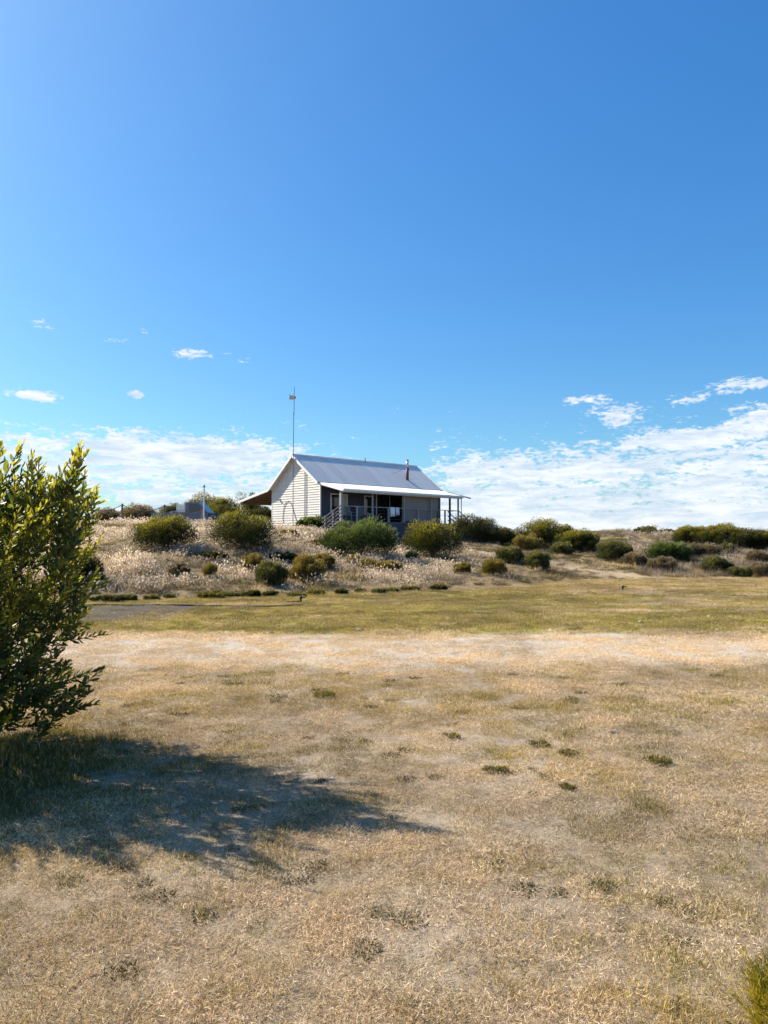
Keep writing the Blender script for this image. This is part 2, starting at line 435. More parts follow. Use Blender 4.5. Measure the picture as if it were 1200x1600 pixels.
def join(parts):
    Vs, Fs, Cs = [], [], []; k = 0
    for V, Fc, C in parts:
        Vs.append(V); Fs.append(Fc + k); Cs.append(C); k += len(V)
    return np.concatenate(Vs), np.concatenate(Fs), np.concatenate(Cs)
def mixcol(a, b, t): return np.asarray(a) * (1 - t[:, None]) + np.asarray(b) * t[:, None]

# ------------------------------------------------------------------ ground sheet
def axis(step0, grow, lim, start=0.0):
    v = [start]; 
    while v[-1] < lim: v.append(v[-1] + max(step0, (v[-1] - start) * grow))
    return np.array(v)
def build_ground():
    xp = axis(.13, .022, 3500); xs = np.concatenate([-xp[::-1][:-1], xp])
    yp = axis(.10, .0115, 4000, 0.0); yn = -axis(.6, .12, 600)[::-1][:-1]; ys = np.concatenate([yn, yp])
    X, Y = np.meshgrid(xs, ys); Z = height(X, Y)
    nx, ny = len(xs), len(ys)
    V = np.stack([X, Y, Z], -1).reshape(-1, 3)
    i = np.arange(nx * ny).reshape(ny, nx)
    Fc = np.stack([i[:-1, :-1], i[:-1, 1:], i[1:, 1:], i[1:, :-1]], -1).reshape(-1, 4)
    me = np_mesh('ground', V, Fc, 'ground')
    x, y = V[:, 0], V[:, 1]
    for n, fn in (('dune', g_dune), ('green', g_green), ('sand', g_sand), ('grey', g_grey), ('path', g_path)):
        a = me.attributes.new(n, 'FLOAT', 'POINT'); a.data.foreach_set('value', np.asarray(fn(x, y), np.float32))
    me.polygons.foreach_set('use_smooth', [True] * len(me.polygons))
    tag(link_mesh('ground', me), 'dry mown lawn rising into a grassy sand dune', None, None, 'structure')
build_ground()

# ------------------------------------------------------------------ cottage
TH = R(47.0)
CX, CY = -3.98, 48.0
ZB = 2.0
cot = empty('cottage', (CX, CY, ZB), R(90) - TH)
tag(cot, 'white weatherboard cottage with grey corrugated roof and front verandah on the dune', 'house')
LEN, WID = 11.0, 5.2
FLR = 3.0 - ZB; EAV = 5.50 - ZB; RDG = 7.42 - ZB; BEAV = 5.36 - ZB
XR, RIDGE_Y = .30, 2.6
def loc_x(px, y=0.0):
    """local x on the plane local-y = y that projects to photo column px"""
    p = (px - 600) / F; nf = (math.cos(TH), -math.sin(TH)); r = (math.sin(TH), math.cos(TH))
    ox, oy = CX - nf[0] * y, CY - nf[1] * y
    return (p * oy - ox) / (r[0] - p * r[1])
def loc_z(py, x, y=0.0):
    Y = CY + math.cos(TH) * x + math.sin(TH) * y
    return CAMH + (850 - py) / F * Y - ZB
def gable_top(y):
    return EAV + (RDG - EAV) * (y / RIDGE_Y) if y < RIDGE_Y else RDG - (RDG - BEAV) * ((y - RIDGE_Y) / (WID - RIDGE_Y))
def cottage():
    # wall body behind the cladding
    b = MB(); base = -1.1
    prof = [(0, base), (WID, base), (WID, BEAV - .05), (RIDGE_Y, RDG - .07), (0, EAV - .05)]
    vs = [(.0, y, z) for y, z in prof] + [(LEN, y, z) for y, z in prof]; n = 5
    b.add(vs, [tuple(range(n)), tuple(range(n, 2 * n))[::-1]] + [(i, i + n, (i + 1) % n + n, (i + 1) % n) for i in range(n)])
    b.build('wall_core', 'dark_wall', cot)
    # gable cladding: single boards, clipped to the gable
    gw = MB().box(-.012, -.002, .02, WID - .02, base, .2).build('gable_wall', 'weatherboard', cot)
    gw2 = MB().box(LEN + .002, LEN + .012, .02, WID - .02, base, .2).build('gable_wall', 'weatherboard', cot)
    pitch = .158; z = .05; shared = None
    while z < RDG - .12:
        z1 = min(z + pitch + .018, RDG - .09)
        def span(zz):
            lo, hi = 0.0, WID
            if zz > EAV - .06: lo = (zz - EAV + .06) / (RDG - EAV) * RIDGE_Y
            if zz > BEAV - .06: hi = WID - (zz - BEAV + .06) / (RDG - BEAV) * (WID - RIDGE_Y)
            return lo, max(hi, lo + .02)
        a0, b0 = span(z); a1, b1 = span(z1)
        full = (a1 <= 0 and b1 >= WID)
        if full and shared: me = shared
        else:
            m = MB(); zz0 = 0.0; zz1 = z1 - z
            vs = [(-.052, a0, zz0), (-.052, b0, zz0), (-.014, b0, zz0), (-.014, a0, zz0), (-.017, a1, zz1), (-.017, b1, zz1), (-.013, b1, zz1), (-.013, a1, zz1)]
            m.add(vs, [(0, 1, 2, 3), (7, 6, 5, 4), (0, 4, 5, 1), (1, 5, 6, 2), (2, 6, 7, 3), (3, 7, 4, 0)])
            me = m.mesh('board', 'weatherboard')
            if full: shared = me
        link_mesh('board', me, gw, (0, 0, z))
        o = link_mesh('board', me, gw2, (LEN, WID, z), (0, 0, math.pi)) if abs(EAV - BEAV) < .2 and full else None
        z += pitch
    for y in (-.03, WID - .03): MB().box(-.05, .04, y, y + .06, base, EAV - .06 if y < 1 else BEAV - .06).build('corner_trim', 'trim_white', cot)
    # front wall boards
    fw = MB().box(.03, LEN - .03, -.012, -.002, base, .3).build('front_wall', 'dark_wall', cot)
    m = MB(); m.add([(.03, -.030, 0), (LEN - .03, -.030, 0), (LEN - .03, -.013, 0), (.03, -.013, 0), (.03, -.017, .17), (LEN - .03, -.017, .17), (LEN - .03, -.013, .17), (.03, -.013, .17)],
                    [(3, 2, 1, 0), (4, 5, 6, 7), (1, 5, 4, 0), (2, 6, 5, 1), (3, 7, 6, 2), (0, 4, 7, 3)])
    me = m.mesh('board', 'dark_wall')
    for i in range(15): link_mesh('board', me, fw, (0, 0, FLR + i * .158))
    # corrugated sheets
    def sheet(w, run, waves=8, amp=.011):
        m = MB(); k = waves * 3
        for yy in (0, run):
            for i in range(k + 1): m.v.append((w * i / k, yy, amp * math.sin(2 * math.pi * i / 3 + .5)))
        for i in range(k): m.f.append((i, i + 1, k + 2 + i, k + 1 + i))
        return m
    def roof(name, x0, x1, ya, za, yb, zb, mat, n):
        run = math.hypot(yb - ya, zb - za); ang = math.atan2(zb - za, yb - ya); w = (x1 - x0) / n
        m = MB().add([(x0, ya, za - .035), (x1, ya, za - .035), (x1, yb, zb - .035), (x0, yb, zb - .035), (x0, ya, za - .05), (x1, ya, za - .05), (x1, yb, zb - .05), (x0, yb, zb - .05)],
                     [(0, 1, 2, 3), (7, 6, 5, 4), (0, 4, 5, 1), (1, 5, 6, 2), (2, 6, 7, 3), (3, 7, 4, 0)])
        p = m.build(name, 'soffit_timber' if 'lean' in name else 'trim_grey', cot)
        me = sheet(w, run).mesh('roof_sheet', mat, True)
        for i in range(n): link_mesh('roof_sheet', me, p, (x0 + i * w, ya, za + (i % 2) * .002), (ang, 0, 0))
        return p
    roof('main_roof', -XR, LEN + .2, -.06, EAV - .01, RIDGE_Y, RDG, 'zinc', 16)
    roof('main_roof', -XR, LEN + .2, WID + .1, BEAV - .06, RIDGE_Y, RDG, 'zinc', 16)
    vy, vz = -2.32, 4.93 - ZB
    VX1 = loc_x(723, vy)
    roof('verandah_roof', -.12, VX1, vy, vz, -.05, EAV - .04, 'verandah_zinc', 16)
    lq, lz = WID + 3.75, 4.62 - ZB
    roof('lean_to_roof', -XR, LEN - 3, lq, lz, WID - .02, BEAV - .05, 'zinc', 12)
    # ridge cap, barge boards, gutters
    m = MB().tube([(-XR - .02, RIDGE_Y, RDG + .015), (LEN + .22, RIDGE_Y, RDG + .015)], .055, 8); m.build('ridge_cap', 'zinc', cot, smooth=True)
    for x in (-XR - .03, LEN + .2):
        MB().bar((x, -.1, EAV - .10), (x, RIDGE_Y + .03, RDG - .06), .035, .155).build('barge_board', 'trim_white', cot)
        MB().bar((x, WID + .12, BEAV - .17), (x, RIDGE_Y - .03, RDG - .06), .035, .155).build('barge_board', 'trim_white', cot)
    MB().bar((-XR - .03, lq + .02, lz - .07), (-XR - .03, WID + .1, BEAV - .15), .035, .16).build('barge_board', 'trim_white', cot)
    for (x, y, z0, z1) in ((-.06, -.08, -.4, EAV - .1), (VX1 - .1, vy + .03, FLR - 1.2, vz - .1)): MB().tube([(x, y, z0), (x, y, z1)], .035, 8).build('downpipe', 'trim_white', cot)
    # rake soffit
    for (ya, za, yb, zb) in ((0, EAV - .12, RIDGE_Y, RDG - .09), (WID, BEAV - .14, RIDGE_Y, RDG - .09)):
        MB().bar((-XR / 2, ya, za), (-XR / 2, yb, zb), XR - .06, .012).build('soffit', 'trim_grey', cot)
    MB().box(-.16, VX1 + .05, vy - .12, vy - .01, vz - .10, vz + .015).build('gutter', 'trim_white', cot)
    MB().box(-.10, VX1 - .03, vy + .0, vy + .05, vz - .19, vz - .055).build('fascia_beam', 'trim_grey', cot)
    MB().bar((-.14, vy, vz - .07), (-.14, -.03, EAV - .10), .03, .13).build('barge_board', 'trim_white', cot)
    MB().bar((VX1 + .02, vy, vz - .07), (VX1 + .02, -.03, EAV - .10), .03, .13).build('barge_board', 'trim_white', cot)
    for i in range(13):
        x = .1 + i * .97; MB().bar((x, vy + .06, vz - .10), (x, -.03, EAV - .15), .045, .09).build('rafter', 'dark_wall', cot)
    # verandah posts, deck, railing
    py = -2.0
    xs = [loc_x(c, py) for c in (533, 582, 631, 674, 716)]
    for i, x in enumerate(xs):
        w = .075 if i == 0 else .045
        MB().box(x - w, x + w, py - w, py + w, FLR - 2.1, vz - .14 + .02).build('verandah_post', 'rail_paint', cot)
    xe = xs[-1]; xm = loc_x(703, -1.0)
    MB().box(xm - .055, xm + .055, -1.055, -.945, FLR - 2.1, EAV - .36).build('verandah_post', 'dark_wall', cot)
    dk = MB().box(-.05, xe + .1, -2.05, -.02, FLR - .2, FLR - .04).build('deck', 'deck_timber', cot)
    me = MB().box(-.08, xe + .14, 0, .13, 0, .035).mesh('deck_board', 'deck_timber')
    for i in range(15): link_mesh('deck_board', me, dk, (0, -2.09 + i * .138, FLR - .038))
    sk = MB().box(-.02, xe + .06, -2.03, -1.99, FLR - .34, FLR - .21).build('deck_skirt', 'skirt', cot)
    me = MB().box(0, .225, -2.075, -2.052, -2.2, -.05).mesh('skirt_board', 'skirt')
    i = 0
    while i * .24 < xe: link_mesh('skirt_board', me, sk, (-.02 + i * .24, 0, FLR)); i += 1
    rl = MB().box(xs[0], xe, py - .035, py + .035, FLR + .90, FLR + .945).build('railing', 'rail_paint', cot)
    for a, b_ in zip(xs[:-1], xs[1:]):
        x = (a + b_) / 2; MB().box(x - .045, x + .045, py - .04, py + .04, FLR, FLR + .905).build('rail_post', 'rail_paint', rl)
    for k in range(4):
        z = FLR + .18 * (k + 1); MB().tube([(xs[0], py, z), (xe, py, z)], .004, 4).build('rail_wire', 'flue_steel', rl)
    MB().box(xe - .02, xe + .02, py, -1.0, FLR + .9, FLR + .94).build('end_rail', 'rail_paint', rl)
    # entry stairs at the gable end, going down along -x
    st = MB().bar((-.02, -1.95, FLR - .12), (-1.5, -1.95, FLR - 1.0), .05, .24).build('entry_stairs', 'stair_timber', cot)
    MB().bar((-.02, -.95, FLR - .12), (-1.5, -.95, FLR - 1.0), .05, .24).build('stringer', 'stair_timber', st)
    for k in range(5):
        x = -.22 - k * .28; z = FLR - .18 - k * .165
        MB().box(x - .14, x + .14, -1.92, -.98, z - .04, z).build('tread', 'stair_timber', st)
    for x, zz in ((-.60, FLR - .33), (-1.22, FLR - .70)):
        MB().box(x - .045, x + .045, -2.07, -1.98, zz - .5, zz + .98).build('stair_post', 'stair_timber', st)
    for k in range(4):
        dz = .92 - k * .22
        MB().bar((-.06, -2.09, FLR + dz + .02), (-1.52, -2.09, FLR - .87 + dz), .035, .07).build('stair_rail', 'stair_timber', st)
    # far end steps
    s2 = MB().bar((xe + .15, -2.0, FLR - .12), (xe + 1.5, -2.0, FLR - 1.0), .05, .22).build('end_stairs', 'rail_paint', cot)
    MB().bar((xe + .15, -1.05, FLR - .12), (xe + 1.5, -1.05, FLR - 1.0), .05, .22).build('stringer', 'rail_paint', s2)
    for k in range(5):
        x = xe + .35 + k * .26; z = FLR - .18 - k * .165
        MB().box(x - .13, x + .13, -1.97, -1.08, z - .04, z).build('tread', 'stair_timber', s2)
    for k in range(3):
        dz = .9 - k * .3
        for y in (-2.06, -1.0): MB().bar((xe + .02, y, FLR + dz), (xe + 1.35, y, FLR - .8 + dz), .03, .06).build('stair_rail', 'rail_paint', s2)
    for y in (-2.06, -1.0): MB().box(xe + 1.2, xe + 1.28, y - .04, y + .04, FLR - 1.3, FLR + .2).build('stair_post', 'rail_paint', s2)
    # windows and doors of the front wall
    def window(x0, x1, z0, z1, name='window', panes=2, curt=None):
        t = .06
        fr = MB(); fr.box(x0, x1, -.075, -.033, z1 - t, z1); fr.box(x0, x1, -.085, -.033, z0, z0 + t)
        fr.box(x0, x0 + t, -.072, -.033, z0 + t, z1 - t); fr.box(x1 - t, x1, -.072, -.033, z0 + t, z1 - t)
        w = fr.build(name, 'trim_white', cot); pw = (x1 - x0 - 2 * t) / panes
        for i in range(panes):
            a = x0 + t + i * pw
            mat = 'curtain' if curt == i else 'window_glass'
            MB().box(a + .012, a + pw - .012, -.052, -.042, z0 + t, z1 - t).build('pane', mat, w)
            if i: MB().box(a - .02, a + .02, -.068, -.034, z0 + t, z1 - t).build('mullion', 'trim_white', w)
        return w
    window(loc_x(515.5), loc_x(542), FLR + .48, FLR + 1.80, curt=1)
    window(loc_x(568.5), loc_x(582), FLR + .55, FLR + 1.78, panes=1)
    d = window(loc_x(587), loc_x(628.5), FLR + .01, FLR + 1.98, 'sliding_door', 2)
    MB().box(loc_x(606) - .12, loc_x(606) - .08, -.10, -.07, FLR + .9, FLR + 1.1).build('handle', 'trim_grey', d)
    # shade blind behind the posts
    bx0, bx1 = xs[2] + .07, loc_x(684.5, -1.8)
    m = MB(); nx, nz = 24, 10; zt, zb_ = vz - .16, FLR + .1
    for j in range(nz + 1):
        for i in range(nx + 1):
            u, v = i / nx, j / nz
            edge = max(0, u - .85) / .15
            m.v.append((bx0 + (bx1 - bx0) * u - .16 * edge * v ** 1.5, -1.80 + .05 * math.sin(u * 9) * v + .03 * math.sin(v * 5 + u * 4), zt + (zb_ - zt) * v))
    for j in range(nz):
        for i in range(nx): a = j * (nx + 1) + i; m.f.append((a, a + 1, a + nx + 2, a + nx + 1))
    bl = m.build('shade_blind', 'blind_cloth', cot, smooth=True)
    MB().tube([(bx0, -1.8, zt), (bx1, -1.8, zt)], .035, 8).build('roller', 'trim_grey', bl)
    # lean-to: posts, beam, battens
    for x in (-.1, 2.7, 5.5, 8.2): MB().box(x - .05, x + .05, lq - .12, lq - .02, -.3, lz - .06).build('lean_to_post', 'trim_grey', cot)
    MB().box(-.2, LEN - 3.05, lq - .11, lq - .03, lz - .20, lz - .055).build('lean_to_beam', 'soffit_timber', cot)
    for k in range(6):
        t = (k + .5) / 6; y = WID + .1 + (lq - WID - .2) * t; z = BEAV - .05 + (lz - BEAV + .05) * t
        MB().box(-XR + .02, LEN - 3.05, y - .035, y + .035, z - .125, z - .06).build('batten', 'soffit_timber', cot)
    # flue with cap, stays, small vent pipe
    fx = loc_x(632, 1.15)
    fy = .85; fz = EAV + (RDG - EAV) * (fy + .06) / (RIDGE_Y + .06)
    top = loc_z(719, fx, fy)
    fl = MB().tube([(fx, fy, fz - .1), (fx, fy, fz + (top - fz) * .62)], .105, 10).build('flue', 'flue_rust', cot, smooth=True)
    MB().tube([(fx, fy, fz + (top - fz) * .60), (fx, fy, top)], .085, 10).build('flue_pipe', 'flue_steel', fl, smooth=True)
    MB().tube([(fx, fy, top - .02), (fx, fy, top + .04), (fx, fy, top + .07)], [.12, .12, .02], 10).build('cowl', 'flue_steel', fl)
    for dx in (-1.1, .8):
        MB().tube([(fx, fy, fz + (top - fz) * .66), (fx + dx, fy + .35, fz + .35)], .008, 4).build('stay_wire', 'mast_metal', fl)
    vx = loc_x(569, RIDGE_Y); MB().tube([(vx, RIDGE_Y - .1, RDG - .15), (vx, RIDGE_Y - .1, RDG + .26)], .03, 6).build('vent_pipe', 'mast_metal', cot)
    # wall lamp and conduits on the gable
    wl = MB().box(-.10, -.03, 4.25, 4.35, 2.52, 2.62).build('wall_lamp', 'trim_grey', cot)
    for s in (-1, 1): MB().tube([(-.1, 4.3 + s * .03, 2.57), (-.14, 4.3 + s * .09, 2.52)], [.025, .05], 8).build('lamp_head', 'mast_metal', wl)
    def gy(px): # local y on the gable plane for a photo column
        p = (px - 600) / F; return (CX - p * CY) / (math.cos(TH) + p * math.sin(TH))
    y = gy(477); MB().tube([(-.066, y, .2), (-.066, y, loc_z(732, 0, y))], .013, 6).build('conduit', 'cable_black', cot)
    pts = [(444, 817), (443, 808), (444, 797), (446, 788), (449, 784), (452, 782.5), (455, 785), (458, 792), (461, 803), (464, 812), (465, 822)]
    hp = []
    for a, b_ in pts:
        y = gy(a); hp.append((-.068, y, loc_z(b_, 0, y)))
    MB().tube(hp, .016, 6).build('wall_pipe', 'cable_black', cot, smooth=True)
    return gy
gy = cottage()

# antenna mast bracketed to the gable
def mast():
    px = 466; y = gy(px); M_ = cot.matrix_basis if False else Matrix.Translation((CX, CY, ZB)) @ Matrix.Rotation(R(90) - TH, 4, 'Z')
    p = M_ @ Vector((-.42, y, 0)); g = H(p.x, p.y)
    top = at(px, 604, p.y).z
    o = empty('antenna_mast', (p.x, p.y, g)); tag(o, 'tall thin antenna mast standing against the cottage gable', 'antenna')
    h = top - g
    MB().tube([(0, 0, -.1), (0, 0, h * .55), (.01, 0, h * .82)], [.026, .024, .022], 6).build('lower_pole', 'mast_metal', o)
    MB().tube([(.03, 0, h * .80), (.045, 0, h)], [.024, .018], 6).build('upper_pole', 'mast_metal', o)
    zc = at(px, 621, p.y).z - g
    MB().box(-.20, .06, -.10, .10, zc - .14, zc + .12).build('radio_box', 'trim_grey', o)
    MB().add([(-.26, -.16, zc - .22), (-.26, .16, zc - .22), (-.26, .16, zc + .22), (-.26, -.16, zc + .22), (-.21, -.12, zc - .16), (-.21, .12, zc - .16), (-.21, .12, zc + .16), (-.21, -.12, zc + .16)],
             [(0, 1, 2, 3), (7, 6, 5, 4), (0, 4, 5, 1), (1, 5, 6, 2), (2, 6, 7, 3), (3, 7, 4, 0)]).build('antenna_panel', 'trim_white', o)
    MB().box(.05, .14, -.04, .04, zc - .08, zc + .06).build('clamp', 'mast_metal', o)
    zb = at(px, 717, p.y).z - g
    MB().box(-.03, .28, -.03, .22, zb - .03, zb + .03).build('wall_bracket', 'trim_white', o)
mast()

# things on the verandah (local frame of the cottage, but free-standing)
MW = Matrix.Translation((CX, CY, ZB)) @ Matrix.Rotation(R(90) - TH, 4, 'Z')
def chair(x, y, rz, label, recl):
    p = MW @ Vector((x, y, FLR)); o = empty('verandah_chair', p, R(90) - TH + rz); tag(o, label, 'chair', 'chairs on the verandah')
    for sx in (-.26, .26):
        for sy in (-.24, .24): MB().box(sx - .025, sx + .025, sy - .025, sy + .025, 0, .60 if sy < 0 else .5).build('leg', 'chair_paint', o)
        MB().box(sx - .04, sx + .04, -.28, .28, .60, .63).build('armrest', 'chair_paint', o)
    me = MB().box(-.25, .25, -.035, .035, -.012, .012).mesh('seat_slat', 'chair_paint')
    for k in range(6): link_mesh('seat_slat', me, o, (0, -.22 + k * .085, .40))
    me = MB().box(-.035, .035, -.012, .012, 0, .62).mesh('back_slat', 'chair_paint')
    for k in range(6): link_mesh('back_slat', me, o, (-.22 + k * .088, .24, .40), (-recl, 0, 0))
    MB().box(-.27, .27, -.015, .015, -.02, .03).build('back_rail', 'chair_paint', o, (0, .24 + math.sin(recl) * .62, .40 + math.cos(recl) * .62))
chair(loc_x(549, -1.0), -1.0, R(8), 'grey slatted chair nearest the stairs on the verandah', R(12))
chair(loc_x(566, -1.0), -1.0, R(-20), 'grey slatted chair in front of the small verandah window', R(28))
def towel(px0, px1, py1, mat, label):
    x0, x1 = loc_x(px0, -2.0), loc_x(px1, -2.0); p = MW @ Vector(((x0 + x1) / 2, -2.0, FLR + .948))
    drop = (FLR + .948) - loc_z(py1, x0, -2.0); w = x1 - x0
    m = MB(); prof = [(.052, -drop * .5), (.050, -.02), (.040, .012), (0, .018), (-.040, .012), (-.052, -.02), (-.058, -drop * .5), (-.06, -drop)]
    n = 8
    for i in range(n + 1):
        for k, (yy, zz) in enumerate(prof): m.v.append((-w / 2 + w * i / n, yy - (.012 * math.sin(i * 1.3) + .012 if k > 5 else 0), zz - (.03 * math.sin(i * .9) if k == 7 else 0)))
    q = len(prof)
    for i in range(n):
        for k in range(q - 1): a = i * q + k; m.f.append((a, a + 1, a + q + 1, a + q))
    o = m.build('towel', mat, None, p, (0, 0, R(90) - TH), True)
    sm = o.modifiers.new('thick', 'SOLIDIFY'); sm.thickness = .008; sm.offset = 1
    tag(o, label, 'towel', 'towels on the verandah rail')
towel(609, 616, 807, 'towel_white', 'longer white towel hanging over the verandah rail')
towel(617, 623, 805, 'towel_grey', 'shorter pale towel on the rail just right of the longer one')

# ------------------------------------------------------------------ ute
def ute():
    D = 50.0; x = at(297, 800, D).x; g = H(x, D)
    o = empty('parked_ute', (x, D, g), R(-4)); tag(o, 'old blue grey tray truck parked behind the rope fence', 'truck')
    w = .82
    cb = MB().prism([(0, .42), (0, 1.66), (.07, 1.72), (.74, 1.72), (.82, 1.68), (1.42, 1.04), (1.42, .42)], -w, w).build('cab', 'ute_paint', o)
    MB().prism([(1.425, .42), (1.425, 1.03), (2.15, .96), (2.30, .84), (2.32, .42)], -w + .02, w - .02).build('bonnet', 'ute_dark', o)
    for s in (-1, 1):
        d = MB().prism([(.12, .50), (.12, 1.06), (1.28, 1.06), (1.28, .50)], s * (w + .004), s * (w + .022)).build('door', 'ute_paint', o)
        MB().box(.2, .36, s * (w + .05) - .012, s * (w + .05) + .012, .94, .98).build('handle', 'ute_dark', d)
        MB().prism([(.22, 1.12), (.22, 1.60), (.74, 1.60), (1.16, 1.12)], s * (w + .004), s * (w + .012)).build('side_window', 'window_glass', o)
        MB().box(1.12, 1.2, s * (w + .05), s * (w + .2), 1.08, 1.26).build('mirror', 'ute_dark', o)
        MB().box(2.318, 2.34, s * .55 - .12, s * .55 + .12, .66, .82).build('headlight', 'lamp_lens', o)
        MB().box(-2.30, -2.27, s * .68 - .07, s * .68 + .07, .48, .6).build('tail_light', 'tail_lens', o)
        MB().prism([(1.45, .50), (1.5, .76), (1.66, .9), (1.9, .9), (2.06, .76), (2.1, .5), (2.02, .5), (1.95, .72), (1.62, .72), (1.53, .5)], s * (w - .02), s * (w + .05)).build('wheel_arch', 'ute_paint', o)
        for x_ in (-1.45, 1.78):
            t = MB(); n = 20; prof = [(-.10, .20), (-.10, .31), (-.06, .34), (.06, .34), (.10, .31), (.10, .20)]
            for j in range(n):
                a = 2 * math.pi * j / n
                for (yy, rr) in prof: t.v.append((rr * math.cos(a), yy, rr * math.sin(a)))
            q = len(prof)
            for j in range(n):
                for k in range(q): t.f.append((j * q + k, j * q + (k + 1) % q, ((j + 1) % n) * q + (k + 1) % q, ((j + 1) % n) * q + k))
            wh = t.build('wheel', 'tyre', o, (x_, s * (w - .08), .34), smooth=True)
            MB().tube([(0, -.06, 0), (0, .06, 0)], .205, 16).build('rim', 'rim', wh)
    MB().add([(.86, -w + .08, 1.655), (.86, w - .08, 1.655), (1.385, w - .04, 1.095), (1.385, -w + .04, 1.095), (.85, -w + .08, 1.64), (.85, w - .08, 1.64), (1.375, w - .04, 1.08), (1.375, -w + .04, 1.08)],
             [(3, 2, 1, 0), (4, 5, 6, 7), (0, 1, 5, 4), (1, 2, 6, 5), (2, 3, 7, 6), (3, 0, 4, 7)]).build('windscreen', 'window_glass', o)
    MB().box(-.008, -.002, -.6, .6, 1.15, 1.6).build('rear_window', 'window_glass', o)
    MB().box(2.33, 2.42, -w, w, .42, .54).build('bumper', 'ute_dark', o)
    MB().box(-2.2, 1.4, -.4, .4, .34, .46).build('chassis', 'ute_dark', o)
    MB().box(-2.26, -.05, -.88, .88, .62, .70).build('tray', 'ute_dark', o)
    for s in (-1, 1):
        for k in range(2): MB().box(-2.24, -.06, s * .88 - .015, s * .88 + .015, .715 + k * .19, .89 + k * .19).build('side_board', 'ute_paint', o)
        MB().box(-.12, -.04, s * .80 - .04, s * .80 + .04, .70, 1.72).build('headboard_post', 'trim_grey', o)
        MB().bar((-.08, s * .8, 1.25), (-1.1, s * .84, 1.09), .04, .05).build('rack_brace', 'trim_grey', o)
    for k in range(2): MB().box(-2.27, -2.242, -.86, .86, .715 + k * .19, .89 + k * .19).build('tail_board', 'ute_paint', o)
    for z in (1.66, 1.4, 1.15): MB().box(-.11, -.05, -.76, .76, z, z + .05).build('headboard_rail', 'trim_white', o)
    b = empty('storage_box', o.matrix_basis @ Vector((-.42, 0, .705)), R(-4)); b.location = (x - .45, D - .05, g + .705)
    tag(b, 'white storage box standing on the truck tray', 'box')
    MB().box(-.27, .27, -.5, .5, 0, .78).build('box_body', 'crate_white', b)
    MB().box(-.29, .29, -.52, .52, .782, .86).build('lid', 'crate_white', b)
ute()

# ------------------------------------------------------------------ rope fence and pole
def fence():
    D = 45.5
    cols = [60, 125, 191, 257, 316]
    P = [at(c, 800, D).x for c in cols]
    gz = [H(x, D) for x in P]
    o = empty('rope_fence', (P[2], D, gz[2])); tag(o, 'low fence of dark posts joined by sagging rope on the dune crest', 'fence')
    tops = []
    for c, x, g, ty in zip(cols, P, gz, (787, 787, 787, 788.5, 796)):
        zt = at(c, ty, D).z
        MB().tube([(x - P[2], 0, g - .3 - gz[2]), (x - P[2], 0, zt - gz[2])], [.065, .06], 8).build('post', 'post_wood', o)
        tops.append(Vector((x - P[2], 0, zt - gz[2] - .06)))
    for a, b in zip(tops[:-1], tops[1:]):
        pts = []
        for k in range(13):
            t = k / 12; p = a.lerp(b, t); p.z -= .36 * 4 * t * (1 - t); pts.append(p)
        MB().tube(pts, .022, 5).build('rope', 'rope', o, smooth=True)
    x = at(318.5, 800, 45.2).x; g = H(x, 45.2)
    q = empty('white_pole', (x, 45.2, g)); tag(q, 'slim white pole standing by the truck at the end of the rope fence', 'pole')
    zt = at(318, 761, 45.2).z - g
    MB().tube([(0, 0, -.3), (0, 0, zt)], [.045, .04], 8).build('shaft', 'pole_white', q)
    MB().tube([(0, 0, zt - .02), (0, 0, zt + .05), (0, 0, zt + .13)], [.05, .075, .03], 8).build('pole_cap', 'mast_metal', q)
fence()

